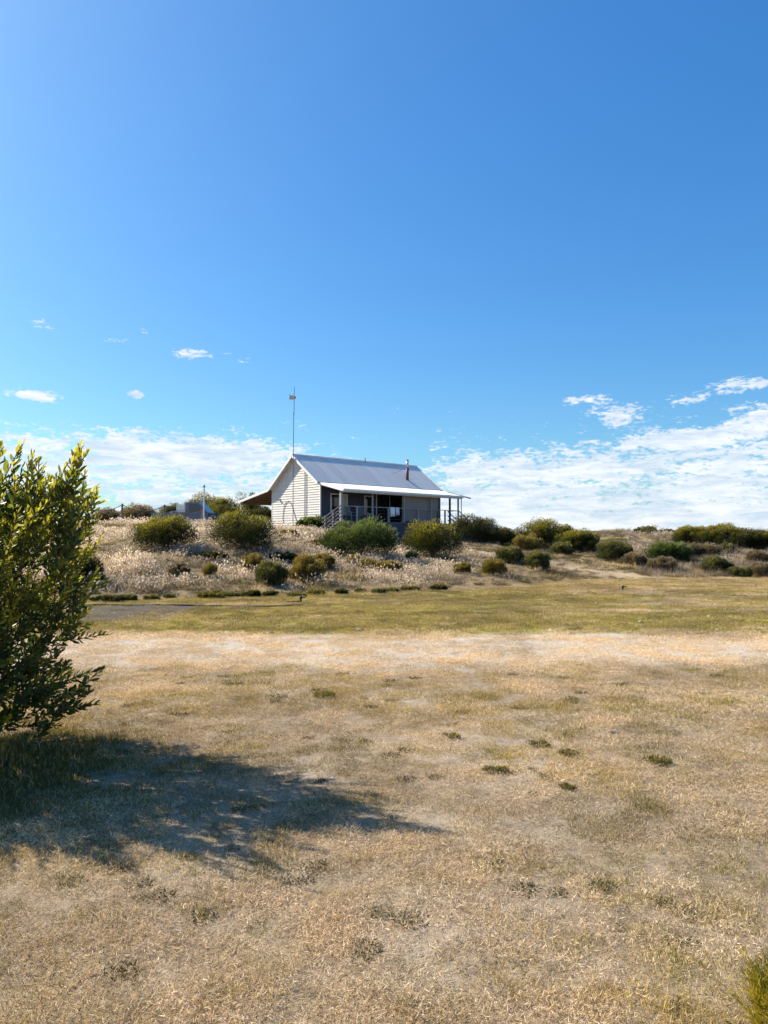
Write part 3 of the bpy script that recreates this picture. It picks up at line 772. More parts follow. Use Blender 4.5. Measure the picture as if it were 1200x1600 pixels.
# ------------------------------------------------------------------ shrubs
PAL = {
    'olive':  ((.012, .022, .009), (.040, .056, .014), (.38, .33, .045)),
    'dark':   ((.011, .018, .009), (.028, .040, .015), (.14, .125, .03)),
    'green':  ((.016, .034, .013), (.050, .090, .026), (.22, .26, .065)),
    'grey':   ((.030, .042, .016), (.085, .100, .040), (.26, .24, .085)),
    'gold':   ((.080, .070, .020), (.19, .15, .045), (.36, .27, .07)),
    'weed':   ((.050, .052, .018), (.14, .13, .035), (.30, .25, .06)),
    'brown':  ((.070, .055, .035), (.17, .13, .085), (.30, .24, .16)),
}
def shrub_foliage(w, d, h, pal, n_leaf, ln, wd, upr, lump, seed):
    """crown of leaf blades gathered in lumps; local frame with base at z=0"""
    g = np.random.default_rng(seed)
    nc = int(np.clip(26 + 22 * w, 26, 130))
    # lump centres spread over a dome
    u = g.random(nc) * 2 * np.pi; ct = g.uniform(-.8, 1, nc)
    st = np.where(ct > 0, np.sqrt(1 - np.minimum(ct, 1) ** 2), 1 - .3 * ct ** 2); rr = g.random(nc) ** .3
    low = fbm(np.cos(u) * 1.7 + 9, np.sin(u) * 1.7 + ct * 2, seed % 97, 3)
    rr = rr * (.70 + .60 * low)
    C = np.stack([np.cos(u) * st * w * .42 * rr, np.sin(u) * st * d * .42 * rr, h * (.40 + .42 * ct * rr)], 1)
    rc = lump * min(w, h) * (.6 + .7 * g.random(nc))
    k = g.integers(0, nc, n_leaf)
    dr = unit(g.normal(size=(n_leaf, 3)) + np.array([0, 0, .35])); rad = g.random(n_leaf) ** .28
    P = C[k] + dr * (rc[k] * rad)[:, None]
    keep = P[:, 2] > -.04; P = P[keep]; dr = dr[keep]; k = k[keep]; rad = rad[keep]; n = len(P)
    out = unit(P * np.array([1 / w, 1 / d, .6 / h]) + 1e-6)
    D = unit(dr * .7 + out * .5 + np.array([0, 0, upr]) + g.normal(size=(n, 3)) * .35)
    tip = np.clip(dr[:, 2] * .75 - dr[:, 0] * .35 + .14 + g.normal(size=n) * .20, 0, 1) * (rad > .55) * np.clip(P[:, 2] / h * 1.3, 0, 1)  # yellow young tips, weighted to top and left: sunlit rim put into the colour
    hue = g.random(nc)[k] * .6 + g.random(n) * .4
    a, b, c = [np.array(v) for v in pal]
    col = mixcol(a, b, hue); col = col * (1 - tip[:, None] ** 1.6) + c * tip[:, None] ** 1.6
    col *= (.8 + .4 * g.random(n))[:, None]
    V1 = leaves(P, D, ln * (.6 + .8 * g.random(n)), wd * (.7 + .6 * g.random(n)), col, g=g)
    return V1
def shrub(name, px, py, wpx, hpx, pal, label, cat='shrub', group=None, upr=.45, lump=.25, leaf=1.0, dens=1.0, depth=.85, at_y=None, parts=True):
    if at_y: p = at(px, py, at_y); p.z = H(p.x, p.y); z0 = at(px, py, at_y).z
    else: p = on_ground(px, py + (3 if parts else 0))
    Y = p.y; w = wpx * 1.12 * Y / F; h = hpx * Y / F; d = w * depth
    c = Vector((p.x, p.y + d * .12, 0)); c.z = H(c.x, c.y)
    topz = at(px, py - hpx * .97, c.y).z; h = max(topz - c.z, h * .5)
    o = empty(name, c, random.uniform(-.3, .3)); tag(o, label, cat, group)
    seed = int(px * 13 + py * 7)
    ln = .035 * math.sqrt(Y / 30) * 2.2 * leaf; wd = ln * .34
    area = w * h * 2.2 + w * d
    n = int(np.clip(area / (ln * wd) * 6.0 * dens, 400, 20000))
    V, Fc, C = shrub_foliage(w, d, h, PAL[pal], n, ln, wd, upr, lump, seed)
    link_mesh('crown' if parts else 'foliage', np_mesh('crown', V, Fc, 'shrub_leaf', C), o)
    if parts:
        m = MB()
        g = random.Random(seed)
        for k in range(5):
            a = g.uniform(0, 6.28); q = g.uniform(.25, .6)
            m.tube([(g.uniform(-.05, .05), g.uniform(-.05, .05), -.08), (math.cos(a) * w * .12 * q, math.sin(a) * d * .12 * q, h * .3), (math.cos(a) * w * .45 * q, math.sin(a) * d * .45 * q, h * .72)], [.045, .032, .012], 5)
        m.build('stems', 'bark', o)
    return o
# the large ones first
SH = [
 (255, 858, 92, 56, 'olive', 'rounded olive shrub in pale grass left of the truck', {}),
 (377, 861, 94, 67, 'olive', 'rounded olive shrub in front of the cottage lean-to', {}),
 (488, 831, 46, 24, 'green', 'low green shrub against the cottage gable beside the stairs', {'at_y': 47.0}),
 (562, 868, 122, 56, 'green', 'wide bright green shrub in front of the verandah stairs', {'upr': .7, 'leaf': 1.2}),
 (677, 868, 78, 58, 'olive', 'yellow tipped round shrub in front of the right half of the verandah', {}),
 (740, 862, 74, 60, 'dark', 'dark shrub beside the far end steps of the verandah', {'at_y': 48.5}),
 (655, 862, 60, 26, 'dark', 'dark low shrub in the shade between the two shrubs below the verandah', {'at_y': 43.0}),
 (783, 850, 44, 28, 'grey', 'grey green bush between the cottage and the tallest dune shrub', {}),
 (842, 856, 78, 48, 'olive', 'tallest dark rounded shrub on the dune right of the cottage', {'at_y': 48.0}),
 (825, 857, 40, 22, 'gold', 'small yellowish bush at the front foot of the tallest dune shrub', {'at_y': 45.0}),
 (882, 848, 44, 26, 'olive', 'pale olive bush behind the two dark dune shrubs', {'at_y': 54.0}),
 (908, 866, 60, 40, 'olive', 'second dark rounded shrub right of the cottage, lower than its neighbour', {'at_y': 45.0}),
 (880, 866, 34, 20, 'grey', 'small grey bush at the left foot of the second dark shrub', {'at_y': 43.5}),
 (960, 876, 52, 34, 'grey', 'spiky grey green bush right of the two dark dune shrubs', {'upr': .9}),
 (992, 882, 40, 18, 'brown', 'low brownish bush just right of the spiky grey green one', {}),
 (1048, 876, 66, 30, 'green', 'spreading green bush in the middle of the right hand dune', {'upr': .6}),
 (1010, 842, 36, 20, 'grey', 'twiggy grey bush on the dune skyline', {'upr': .9, 'dens': .6, 'at_y': 58}),
 (1043, 842, 34, 14, 'dark', 'small dark round bush on the dune skyline', {'at_y': 58}),
 (1083, 848, 56, 27, 'olive', 'left lobe shrub of the dark thicket on the right skyline', {}),
 (1128, 852, 82, 34, 'olive', 'largest shrub of the dark thicket on the right skyline', {}),
 (1172, 856, 54, 30, 'dark', 'dark shrub right of the largest one on the right skyline', {}),
 (1204, 858, 48, 30, 'olive', 'shrub cut by the right picture edge on the skyline', {}),
 (1075, 866, 60, 18, 'brown', 'greyish brown scrub below the right skyline thicket', {'dens': .7}),
 (1110, 866, 34, 18, 'brown', 'mauve brown scrub under the largest skyline shrub', {'dens': .7}),
 (1138, 862, 22, 14, 'grey', 'small pale bush below the dark skyline shrubs', {}),
 (1122, 892, 44, 24, 'grey', 'olive grey bush at the lower right dune', {'upr': .8}),
 (1036, 890, 44, 20, 'brown', 'brownish bush above the lawn edge on the right dune', {'upr': .8}),
 (1158, 900, 30, 16, 'grey', 'grey green bush at the lawn edge on the right', {'upr': .8}),
 (1187, 876, 28, 16, 'brown', 'brown bush near the right picture edge halfway up the dune', {}),
 (1190, 898, 36, 20, 'brown', 'twiggy brown bush at the right picture edge above the lawn', {'dens': .7}),
 (838, 888, 34, 27, 'grey', 'upright olive tuft bush on the bare shoulder right of the cottage', {'upr': 1.3}),
 (797, 878, 50, 26, 'grey', 'yellow grey bush below the dark shrub at the far steps', {'upr': .6}),
 (772, 897, 36, 24, 'gold', 'golden green tuft bush below the cottage near the lawn', {'upr': 1.2}),
 (724, 894, 28, 14, 'gold', 'small golden tuft below the round yellow tipped shrub', {'upr': 1.0}),
 (644, 876, 16, 15, 'grey', 'tiny upright tuft below the gap between the two verandah shrubs', {'upr': 1.3}),
 (420, 910, 50, 34, 'grey', 'upright grey green bush low on the grassy slope', {'upr': 1.3}),
 (394, 889, 34, 22, 'gold', 'golden yellow bush behind the grey green one on the slope', {'upr': .8}),
 (479, 906, 50, 38, 'gold', 'upright olive gold bush in the middle of the pale slope', {'upr': 1.2}),
 (505, 884, 40, 18, 'gold', 'low golden mat plant above the olive gold bush', {}),
 (557, 882, 28, 15, 'gold', 'low golden tuft under the wide green shrub', {}),
 (607, 894, 38, 18, 'gold', 'broad golden green tuft right of centre on the slope', {'upr': .8}),
 (576, 890, 30, 16, 'gold', 'paler golden tuft left of the broad golden green one', {'upr': .8}),
 (328, 898, 17, 17, 'gold', 'small lone olive tuft in the pale grass', {'upr': 1.2}),
 (280, 895, 30, 14, 'brown', 'low brownish tuft left of the lone olive tuft', {}),
 (448, 838, 40, 9, 'gold', 'low golden mat plant below the cottage gable', {}),
 (498, 852, 34, 9, 'gold', 'low golden mat plant below the gable side shrub', {}),
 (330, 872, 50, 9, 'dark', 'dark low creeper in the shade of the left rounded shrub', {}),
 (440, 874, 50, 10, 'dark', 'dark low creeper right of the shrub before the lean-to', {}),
 (128, 912, 44, 52, 'dark', 'dark shrub half hidden behind the big leafy foreground bush', {}),
 (150, 915, 26, 20, 'grey', 'small grey shrub at the right foot of the half hidden dark shrub', {}),
 (215, 811, 54, 24, 'brown', 'brown rounded scrub behind the rope fence', {'at_y': 52, 'dens': .8}),
 (166, 811, 46, 16, 'brown', 'lower brown scrub left of the fence post', {'at_y': 52, 'dens': .8}),
]
for (px, py, w, h, pal, lab, kw) in SH:
    shrub('dune_shrub', px, py, w, h, pal, lab, group='shrubs on the dune', **kw)
for (px, py, w, h, lab, y, pal) in [(318, 812, 60, 50, 'bushy tree standing behind the truck', 60, 'olive'), (348, 812, 52, 40, 'dark bushy tree between the truck and the lean-to', 57, 'olive'),
                               (268, 812, 40, 28, 'thin pale tree left of the truck cab', 62, 'grey'), (388, 812, 40, 52, 'small tree showing over the lean-to roof', 66, 'grey'),
                               (408, 812, 46, 24, 'dark bush in the shade under the lean-to', 59.5, 'dark'), (358, 812, 50, 26, 'dark green bush left of the lean-to post', 54, 'dark')]:
    shrub('small_tree', px, py, w, h, pal, lab, 'tree', 'small trees behind the cottage', at_y=y, lump=.17, dens=.8)
for (px, py, w, h) in [(163, 940, 26, 9), (182, 940, 18, 7), (202, 939, 24, 9), (238, 938, 20, 8), (262, 937, 16, 6), (325, 936, 28, 10), (352, 935, 26, 8), (382, 934, 18, 7),
                       (398, 934, 22, 9), (420, 932, 16, 6), (458, 932, 16, 5), (498, 930, 26, 9), (538, 929, 18, 7), (562, 928, 14, 6), (590, 928, 20, 7), (612, 927, 14, 5), (644, 925, 18, 6), (682, 922, 22, 7)]:
    shrub('edge_tuft', px + random.uniform(-5, 5), py + random.uniform(-1.5, 1), w * random.uniform(1.0, 1.9), h * random.uniform(.7, 1.2), random.choice(['dark', 'weed', 'dark', 'grey']), 'small dark green tuft in the row along the foot of the dune', 'plant', 'tufts along the dune foot', parts=False, lump=.3)
# low weeds in the lawn
for (px, py, w, h, lab) in [(506, 1091, 38, 9, 'flat green weed in the dry lawn beyond the bush shadow'), (776, 1214, 38, 14, 'bright green weed alone in the middle of the dry lawn'),
                            (843, 1166, 40, 8, 'dark flat weed in the lawn behind the bright green weed'), (1030, 1195, 46, 10, 'dark flat weed in the right part of the lawn'),
                            (886, 1236, 26, 9, 'small green weed right of the bright green weed'), (705, 1155, 30, 7, 'faint green weed left of the dark flat one'), (890, 1182, 34, 7, 'olive weed between the two dark flat weeds')]:
    shrub('lawn_weed', px, py, w, h, 'weed', lab, 'weed', 'weeds in the lawn', parts=False, lump=.5, leaf=.55, upr=.5, dens=.2)

# ------------------------------------------------------------------ big foreground bush
def shoot_mesh(seed, L, n, age=1.0):
    """a leafy twig along +z: stem and leaves"""
    g = np.random.default_rng(seed)
    t = np.linspace(.12, 1, n); bend = g.normal(size=2) * .10
    ctr = np.stack([bend[0] * t ** 2 * L, bend[1] * t ** 2 * L, t * L], 1)
    ang = np.arange(n) * 2.4 + g.random() * 6; tilt = np.interp(t, [0, .7, 1], [.95, .62, .22]) + g.normal(size=n) * .14
    D = np.stack([np.cos(ang) * np.sin(tilt), np.sin(ang) * np.sin(tilt), np.cos(tilt)], 1)
    ln = np.interp(t, [0, .3, .8, 1], [.075, .085, .068, .045]) * (.6 + .7 * g.random(n)); wd = ln * (.31 + .08 * g.random(n))
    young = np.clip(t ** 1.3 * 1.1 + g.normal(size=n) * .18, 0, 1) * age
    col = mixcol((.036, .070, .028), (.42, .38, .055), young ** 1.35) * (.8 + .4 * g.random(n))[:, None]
    V, Fc, C = leaves(ctr, D, ln, wd, col, .22, True, g)
    m = MB().tube([tuple(ctr[i]) for i in range(0, n, max(1, n // 5))] + [tuple(ctr[-1])], .0032, 4, False)
    sv = np.array([(0, 0, -.02)] * 0 + m.v); sf = np.array(m.f)
    sf = np.concatenate([sf[:, [0, 1, 2]], sf[:, [0, 2, 3]]])
    return join([(V, Fc, C), (sv, sf, np.tile((.20, .11, .05), (len(sv), 1)))])
def big_bush():
    g = np.random.default_rng(5)
    cx, cy = -3.55, 5.75; gz = H(cx, cy)
    o = empty('leafy_bush', (cx, cy, gz)); tag(o, 'large leafy bush with yellow green shoots at the left picture edge', 'bush')
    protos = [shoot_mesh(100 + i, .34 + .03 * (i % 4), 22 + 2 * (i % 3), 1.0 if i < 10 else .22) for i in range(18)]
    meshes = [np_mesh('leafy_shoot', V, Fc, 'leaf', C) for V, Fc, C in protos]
    # shoots: crown outline as radius against height (metres)
    S = []
    def rad(z, a):
        r = np.interp(z, [0, .25, .6, 1.1, 1.5, 1.9, 2.15, 2.3], [.80, .92, 1.04, 1.08, 1.12, 1.06, .86, .55])
        return r * (.88 + .26 * fbm(np.cos(a) * 1.6 + 4, np.sin(a) * 1.6 + z * 1.8, 12, 3))
    n = 1050
    while len(S) < n:
        z = g.uniform(.24, 1.84); a = g.uniform(0, 2 * np.pi); q = g.random() ** .42
        r = float(rad(np.array(z), np.array(a))) * q
        p = np.array([math.cos(a) * r, math.sin(a) * r * (.92 if math.sin(a) > 0 else .66), z])
        d = np.array([math.cos(a) * .75 * q, math.sin(a) * .75 * q, .55 + .5 * z / 2.2]) + g.normal(size=3) * .25
        if z < .5: d[2] *= .55
        S.append((p, d / np.linalg.norm(d), g.uniform(.75, 1.1)))
    # tall shoots standing clear of the crown, from photo columns
    for (px, py, l) in [(12, 690, 1.25), (34, 712, 1.1), (52, 715, 1.1), (66, 735, 1.0), (84, 720, 1.1), (100, 718, 1.0), (112, 712, 1.1), (124, 690, 1.3), (128, 716, 1.0), (96, 740, 1.0), (20, 735, 1.0), (42, 742, 1.0),
                        (158, 763, .9), (150, 770, .8), (143, 775, .9), (136, 755, .8), (-20, 700, 1.2), (-50, 690, 1.2), (160, 1040, .9), (152, 1052, 1.0), (140, 1068, 1.0), (158, 985, .8), (150, 972, .8), (146, 915, .8), (142, 930, .8), (146, 850, .7), (150, 830, .7), (2, 725, 1.1), (25, 700, 1.2), (60, 700, 1.15), (75, 745, 1.0), (108, 735, 1.0), (118, 700, 1.2), (134, 735, .9), (46, 760, 1.0), (90, 752, 1.0), (10, 760, 1.0), (122, 760, 1.0), (68, 770, 1.0), (30, 775, 1.0), (104, 775, 1.0), (-35, 730, 1.1), (-70, 710, 1.1), (-10, 745, 1.0)]:
        D = 5.8 + g.uniform(-.3, .3); t = at(px, py, D)
        d = np.array([.25 + .3 * (px > 140) + g.normal() * .12, g.normal() * .12, 1.0 - .75 * (py > 960)]); d /= np.linalg.norm(d)
        tip = np.array([t.x - cx, t.y - cy, t.z - gz]); L = .37 * l
        S.append((tip - d * L, d, l))
        S.append((tip - d * L * 1.75 + g.normal(size=3) * .03, d + g.normal(size=3) * .12, l))
    # those that show: nearest the camera and in the frame become parts of their own
    vis = []
    for i, (p, d, s) in enumerate(S):
        w = p + np.array([cx, cy, gz]); px = 600 + F * w[0] / w[1]
        out = np.hypot(p[0], p[1]) / 1.2
        vis.append((-float(px > -15) * (out + .4 * (p[2] / 2.3) - .25 * p[1]), i))
    vis.sort(); front = {i for _, i in vis[:290]}
    rest = []
    for i, (p, d, s) in enumerate(S):
        q = Vector(d).to_track_quat('Z', 'Y').to_matrix() @ Matrix.Rotation(g.uniform(0, 6.28), 3, 'Z')
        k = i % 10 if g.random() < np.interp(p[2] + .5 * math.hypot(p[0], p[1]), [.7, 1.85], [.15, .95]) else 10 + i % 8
        if i in front:
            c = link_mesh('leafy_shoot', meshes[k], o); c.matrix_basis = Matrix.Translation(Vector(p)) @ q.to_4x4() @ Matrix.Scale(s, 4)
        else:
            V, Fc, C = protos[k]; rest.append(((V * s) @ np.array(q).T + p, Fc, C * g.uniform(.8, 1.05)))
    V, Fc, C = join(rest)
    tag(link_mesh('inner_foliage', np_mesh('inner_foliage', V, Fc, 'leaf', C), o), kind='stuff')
    m = MB(); gg = random.Random(3)
    for k in range(16):
        a = gg.uniform(0, 6.28); r = gg.uniform(.5, 1.05); z = gg.uniform(1.2, 2.2)
        e = Vector((math.cos(a) * r, math.sin(a) * r, z)); s0 = Vector((gg.uniform(-.15, .15), gg.uniform(-.15, .15), -.1))
        mid = s0.lerp(e, .5) + Vector((0, 0, -.12 + gg.uniform(-.1, .1)))
        m.tube([s0, s0.lerp(mid, .5), mid, mid.lerp(e, .6), e], [.030, .025, .019, .012, .005], 6)
        for j in range(5):
            t = gg.uniform(.35, .95); b = mid.lerp(e, (t - .35) / .6)
            e2 = b + Vector((gg.uniform(-.4, .4), gg.uniform(-.4, .4), gg.uniform(.1, .45)))
            m.tube([b, b.lerp(e2, .5) + Vector((0, 0, -.03)), e2], [.011, .008, .004], 5)
    m.build('branches', 'twig', o, smooth=True)
big_bush()

# spiky bush at the lower right edge
def spiky():
    g = np.random.default_rng(9)
    c = Vector((1.43, 2.50, 0)); c.z = H(c.x, c.y)
    o = empty('spiky_bush', c); tag(o, 'small needle leaved yellow green bush in the lower right corner', 'bush')
    nS = 260; parts = []
    for s in range(nS):
        a = g.uniform(0, 6.28); r = .21 * math.sqrt(g.random()); b = np.array([math.cos(a) * r, math.sin(a) * r * 1.2, g.uniform(.0, .07)])
        d = unit(np.array([math.cos(a) * r * 2.2, math.sin(a) * r * 2.2, .8]) + g.normal(size=3) * .2)
        L = g.uniform(.08, .15); n = 46; t = g.random(n)
        P = b + d * (t * L)[:, None]; D = unit(d * .9 + g.normal(size=(n, 3)) * .38)
        y = g.random(); base = np.array((.13, .135, .02)) * (1 - y) + np.array((.42, .30, .03)) * y
        col = base * (.7 + .6 * g.random(n))[:, None]
        parts.append(leaves(P, D, g.uniform(.035, .06, n), np.full(n, .0035), col, g=g))
    V, Fc, C = join(parts); link_mesh('foliage', np_mesh('foliage', V, Fc, 'leaf', C), o)
    m = MB(); gg = random.Random(2)
    for k in range(12):
        a = gg.uniform(0, 6.28); m.tube([(0, 0, -.03), (math.cos(a) * .08, math.sin(a) * .08, .05), (math.cos(a) * .2, math.sin(a) * .2, .10)], [.008, .006, .003], 5)
    m.build('stems', 'bark', o)
spiky()

# ------------------------------------------------------------------ hoses and sprinklers on the lawn
def ground_tube(pts, r, name, mat, label, cat, dz=0.0):
    P = [on_ground(a, b) for a, b in pts]; o0 = P[0].copy(); m = MB(); Q = []
    for a, b in zip(P[:-1], P[1:]):
        k = max(2, int((b - a).length / .4))
        for i in range(k):
            p = a.lerp(b, i / k); p.x += random.uniform(-.02, .02); p.y += random.uniform(-.05, .05); p.z = H(p.x, p.y) + r * .9 + dz; Q.append(p - o0)
    p = P[-1].copy(); p.z += r; Q.append(p - o0)
    m.tube(Q, r, 6); o = m.build(name, mat, None, o0, None, True); tag(o, label, cat); return o
ground_tube([(120, 946), (200, 946.5), (300, 947.5), (378, 948.5), (420, 948.5), (474, 947)], .022, 'garden_hose', 'hose_black', 'black hose lying along the left lawn edge below the dune', 'hose')
ground_tube([(440, 941.5), (455, 941), (470, 940.8)], .022, 'hose_end', 'hose_black', 'short black pipe running into the sprinkler near the dune foot', 'hose')
ground_tube([(474, 939), (560, 937), (650, 935)], .012, 'thin_hose', 'hose_black', 'thin dark hose leading right from the left sprinkler', 'hose')
ground_tube([(936, 925), (975, 924), (1040, 920), (1100, 917.5), (1150, 915)], .02, 'lawn_hose', 'hose_black', 'dark hose crossing the golden lawn on the right', 'hose')
def sprinkler(px, py, label):
    p = on_ground(px, py); o = empty('sprinkler', p); tag(o, label, 'sprinkler', 'lawn sprinklers')
    MB().tube([(0, 0, -.02), (0, 0, .12)], .028, 8).build('riser', 'hose_black', o)
    MB().tube([(0, 0, .12), (0, 0, .15), (0, 0, .19)], [.05, .055, .03], 8).build('sprinkler_head', 'hose_black', o)
    MB().box(.02, .13, -.015, .015, .14, .165).build('nozzle_arm', 'hose_black', o)
sprinkler(470, 942, 'black sprinkler at the left lawn edge beside the hose')
sprinkler(973, 923.5, 'black sprinkler on the right hand lawn hose')
def stones():
    g = random.Random(4)
    for i, (px, py) in enumerate([(347, 962), (355, 990), (1107, 964), (1190, 983), (1000, 972), (905, 973), (700, 968), (1120, 985), (560, 985), (860, 985)]):
        p = on_ground(px, py); m = MB(); r = g.uniform(.035, .06)
        n = 7
        ring = [(math.cos(k * 6.283 / n) * r * g.uniform(.8, 1.3), math.sin(k * 6.283 / n) * r * g.uniform(.7, 1.1)) for k in range(n)]
        m.v = [(x, y, 0) for x, y in ring] + [(x * .8, y * .8, r * .5 * g.uniform(.7, 1.2)) for x, y in ring] + [(0, 0, r * .65)]
        m.f = [(k, (k + 1) % n, n + (k + 1) % n, n + k) for k in range(n)] + [(n + k, n + (k + 1) % n, 2 * n) for k in range(n)]
        tag(m.build('stone', 'stone', None, p, (0, 0, g.uniform(0, 6))), 'small pale stone lying on the green lawn', 'stone', 'pale stones on the lawn')
stones()

# ------------------------------------------------------------------ grasses (stuff)
def scatter(name, protos, P, rotz, scl, tint, var, label, cat):
    pc = bpy.data.collections.new(name + '_sources')
    for i, me in enumerate(protos):
        ob = bpy.data.objects.new('%s_source_%02d' % (name, i), me); pc.objects.link(ob)
    n = len(P); me = bpy.data.meshes.new(name); me.vertices.add(n); me.vertices.foreach_set('co', np.asarray(P, np.float32).ravel())
    def attr(nm, ty, key, val): a = me.attributes.new(nm, ty, 'POINT'); a.data.foreach_set(key, val)
    rot = np.zeros((n, 3), np.float32); rot[:, 2] = rotz
    rot[:, 0] = rng.normal(size=n) * .08; rot[:, 1] = rng.normal(size=n) * .08
    attr('rot', 'FLOAT_VECTOR', 'vector', rot.ravel()); attr('scl', 'FLOAT', 'value', np.asarray(scl, np.float32))
    attr('tint', 'FLOAT', 'value', np.asarray(tint, np.float32)); attr('var', 'INT', 'value', np.asarray(var, np.int32))
    me.update(); o = link_mesh(name, me); tag(o, label, cat, None, 'stuff')
    ng = bpy.data.node_groups.new(name, 'GeometryNodeTree')
    ng.interface.new_socket('Geometry', in_out='INPUT', socket_type='NodeSocketGeometry'); ng.interface.new_socket('Geometry', in_out='OUTPUT', socket_type='NodeSocketGeometry')
    N = ng.nodes; L = ng.links
    gi = N.new('NodeGroupInput'); go = N.new('NodeGroupOutput'); mp = N.new('GeometryNodeMeshToPoints'); ip = N.new('GeometryNodeInstanceOnPoints')
    ci = N.new('GeometryNodeCollectionInfo'); ci.inputs['Collection'].default_value = pc; ci.inputs['Separate Children'].default_value = True; ci.inputs['Reset Children'].default_value = True
    def na(nm, ty): a = N.new('GeometryNodeInputNamedAttribute'); a.data_type = ty; a.inputs['Name'].default_value = nm; return a.outputs['Attribute']
    ip.inputs['Pick Instance'].default_value = True
    L.new(gi.outputs[0], mp.inputs['Mesh']); L.new(mp.outputs[0], ip.inputs['Points']); L.new(ci.outputs[0], ip.inputs['Instance'])
    L.new(na('var', 'INT'), ip.inputs['Instance Index']); L.new(na('rot', 'FLOAT_VECTOR'), ip.inputs['Rotation']); L.new(na('scl', 'FLOAT'), ip.inputs['Scale'])
    L.new(ip.outputs[0], go.inputs[0])
    md = o.modifiers.new('scatter', 'NODES'); md.node_group = ng
    return o
def patch(seed, n, rad, ln, wd, elev, cols, mat, zr=.0, heads=None):
    """a patch of blades; elev = (mean, sd) angle of blades above the ground"""
    g = np.random.default_rng(seed)
    a = g.random(n) * 6.283; r = rad * np.sqrt(g.random(n))
    P = np.stack([np.cos(a) * r, np.sin(a) * r, g.random(n) * zr - .004], 1)
    az = g.random(n) * 6.283; el = np.clip(g.normal(elev[0], elev[1], n), .03, 1.5)
    D = np.stack([np.cos(az) * np.cos(el), np.sin(az) * np.cos(el), np.sin(el)], 1)
    l = g.uniform(ln[0], ln[1], n); t = g.random(n)
    k = g.integers(0, len(cols), n); col = np.asarray(cols)[k] * (.75 + .5 * t)[:, None]
    parts = [leaves(P, D, l, g.uniform(wd[0], wd[1], n), col, .3, g=g)]
    if heads:
        m, hl, hw, hc = heads
        sel = g.permutation(n)[:m]; T = P[sel] + D[sel] * l[sel][:, None] * .97
        DD = unit(D[sel] + g.normal(size=(m, 3)) * .35)
        for _ in range(2):
            cc = np.asarray(hc)[g.integers(0, len(hc), m)] * (.85 + .3 * g.random(m))[:, None]
            parts.append(leaves(T, DD, hl * g.uniform(.7, 1.3, m), hw * g.uniform(.7, 1.3, m), cc, .4, g=g))
    V, Fc, C = join(parts); return np_mesh('patch', V, Fc, mat, C)
def sample(n, y0, y1, power, margin=.9):
    """points over the visible wedge of ground; density falls with distance"""
    y = y0 + (y1 - y0) * rng.random(n * 2) ** power
    x = (rng.random(n * 2) * 2 - 1) * (y * .56 + margin)
    return x[:n], y[:n]
def wedge(dens, y0, y1, margin=1.0, left_extra=0.0):
    """even density per m2 between two distances"""
    wmax = y1 * .54 + margin
    n = int(dens * (y1 - y0) * 2 * wmax); y = y0 + (y1 - y0) * rng.random(n); x = (rng.random(n) * 2 - 1) * wmax
    k = np.abs(x) < y * .54 + margin; return x[k], y[k]
STRAW = [(.76, .59, .39), (.63, .47, .28), (.43, .30, .17), (.84, .71, .52), (.20, .135, .075), (.58, .42, .21), (.70, .56, .40)]
GREEN = [(.20, .175, .03), (.30, .24, .04), (.14, .135, .03), (.38, .29, .06), (.22, .20, .05)]
GOLD = [(.46, .33, .11), (.38, .27, .09), (.30, .24, .07), (.52, .40, .17)]
DULL = [(.28, .23, .15), (.22, .19, .12), (.36, .30, .20)]
lawn_protos = [patch(i, 400, .20, (.014, .046), (.0014, .0028), (.42, .32), STRAW, 'straw', .012) for i in range(4)]            # 0-3 straw thatch
lawn_protos += [patch(10 + i, 240, .14, (.015, .04), (.0018, .0034), (.95, .35), GREEN + STRAW[:1], 'straw', .0) for i in range(3)]    # 4-6 green tufts
lawn_protos += [patch(20 + i, 260, .17, (.015, .045), (.0018, .0034), (.75, .35), GOLD + STRAW[1:3] + GREEN[1:2], 'straw', .0) for i in range(3)]   # 7-9 golden turf
lawn_protos += [patch(30 + i, 180, .16, (.015, .04), (.0018, .0034), (.5, .3), DULL + GREEN[2:3], 'straw', .0) for i in range(2)]    # 10-11 dull dead turf
lawn_protos += [patch(40 + i, 110, .075, (.015, .045), (.004, .008), (.45, .35), [(.08, .085, .025), (.12, .11, .035), (.17, .14, .05), (.08, .065, .035)], 'straw', .004) for i in range(2)]    # 12-13 dark rosettes
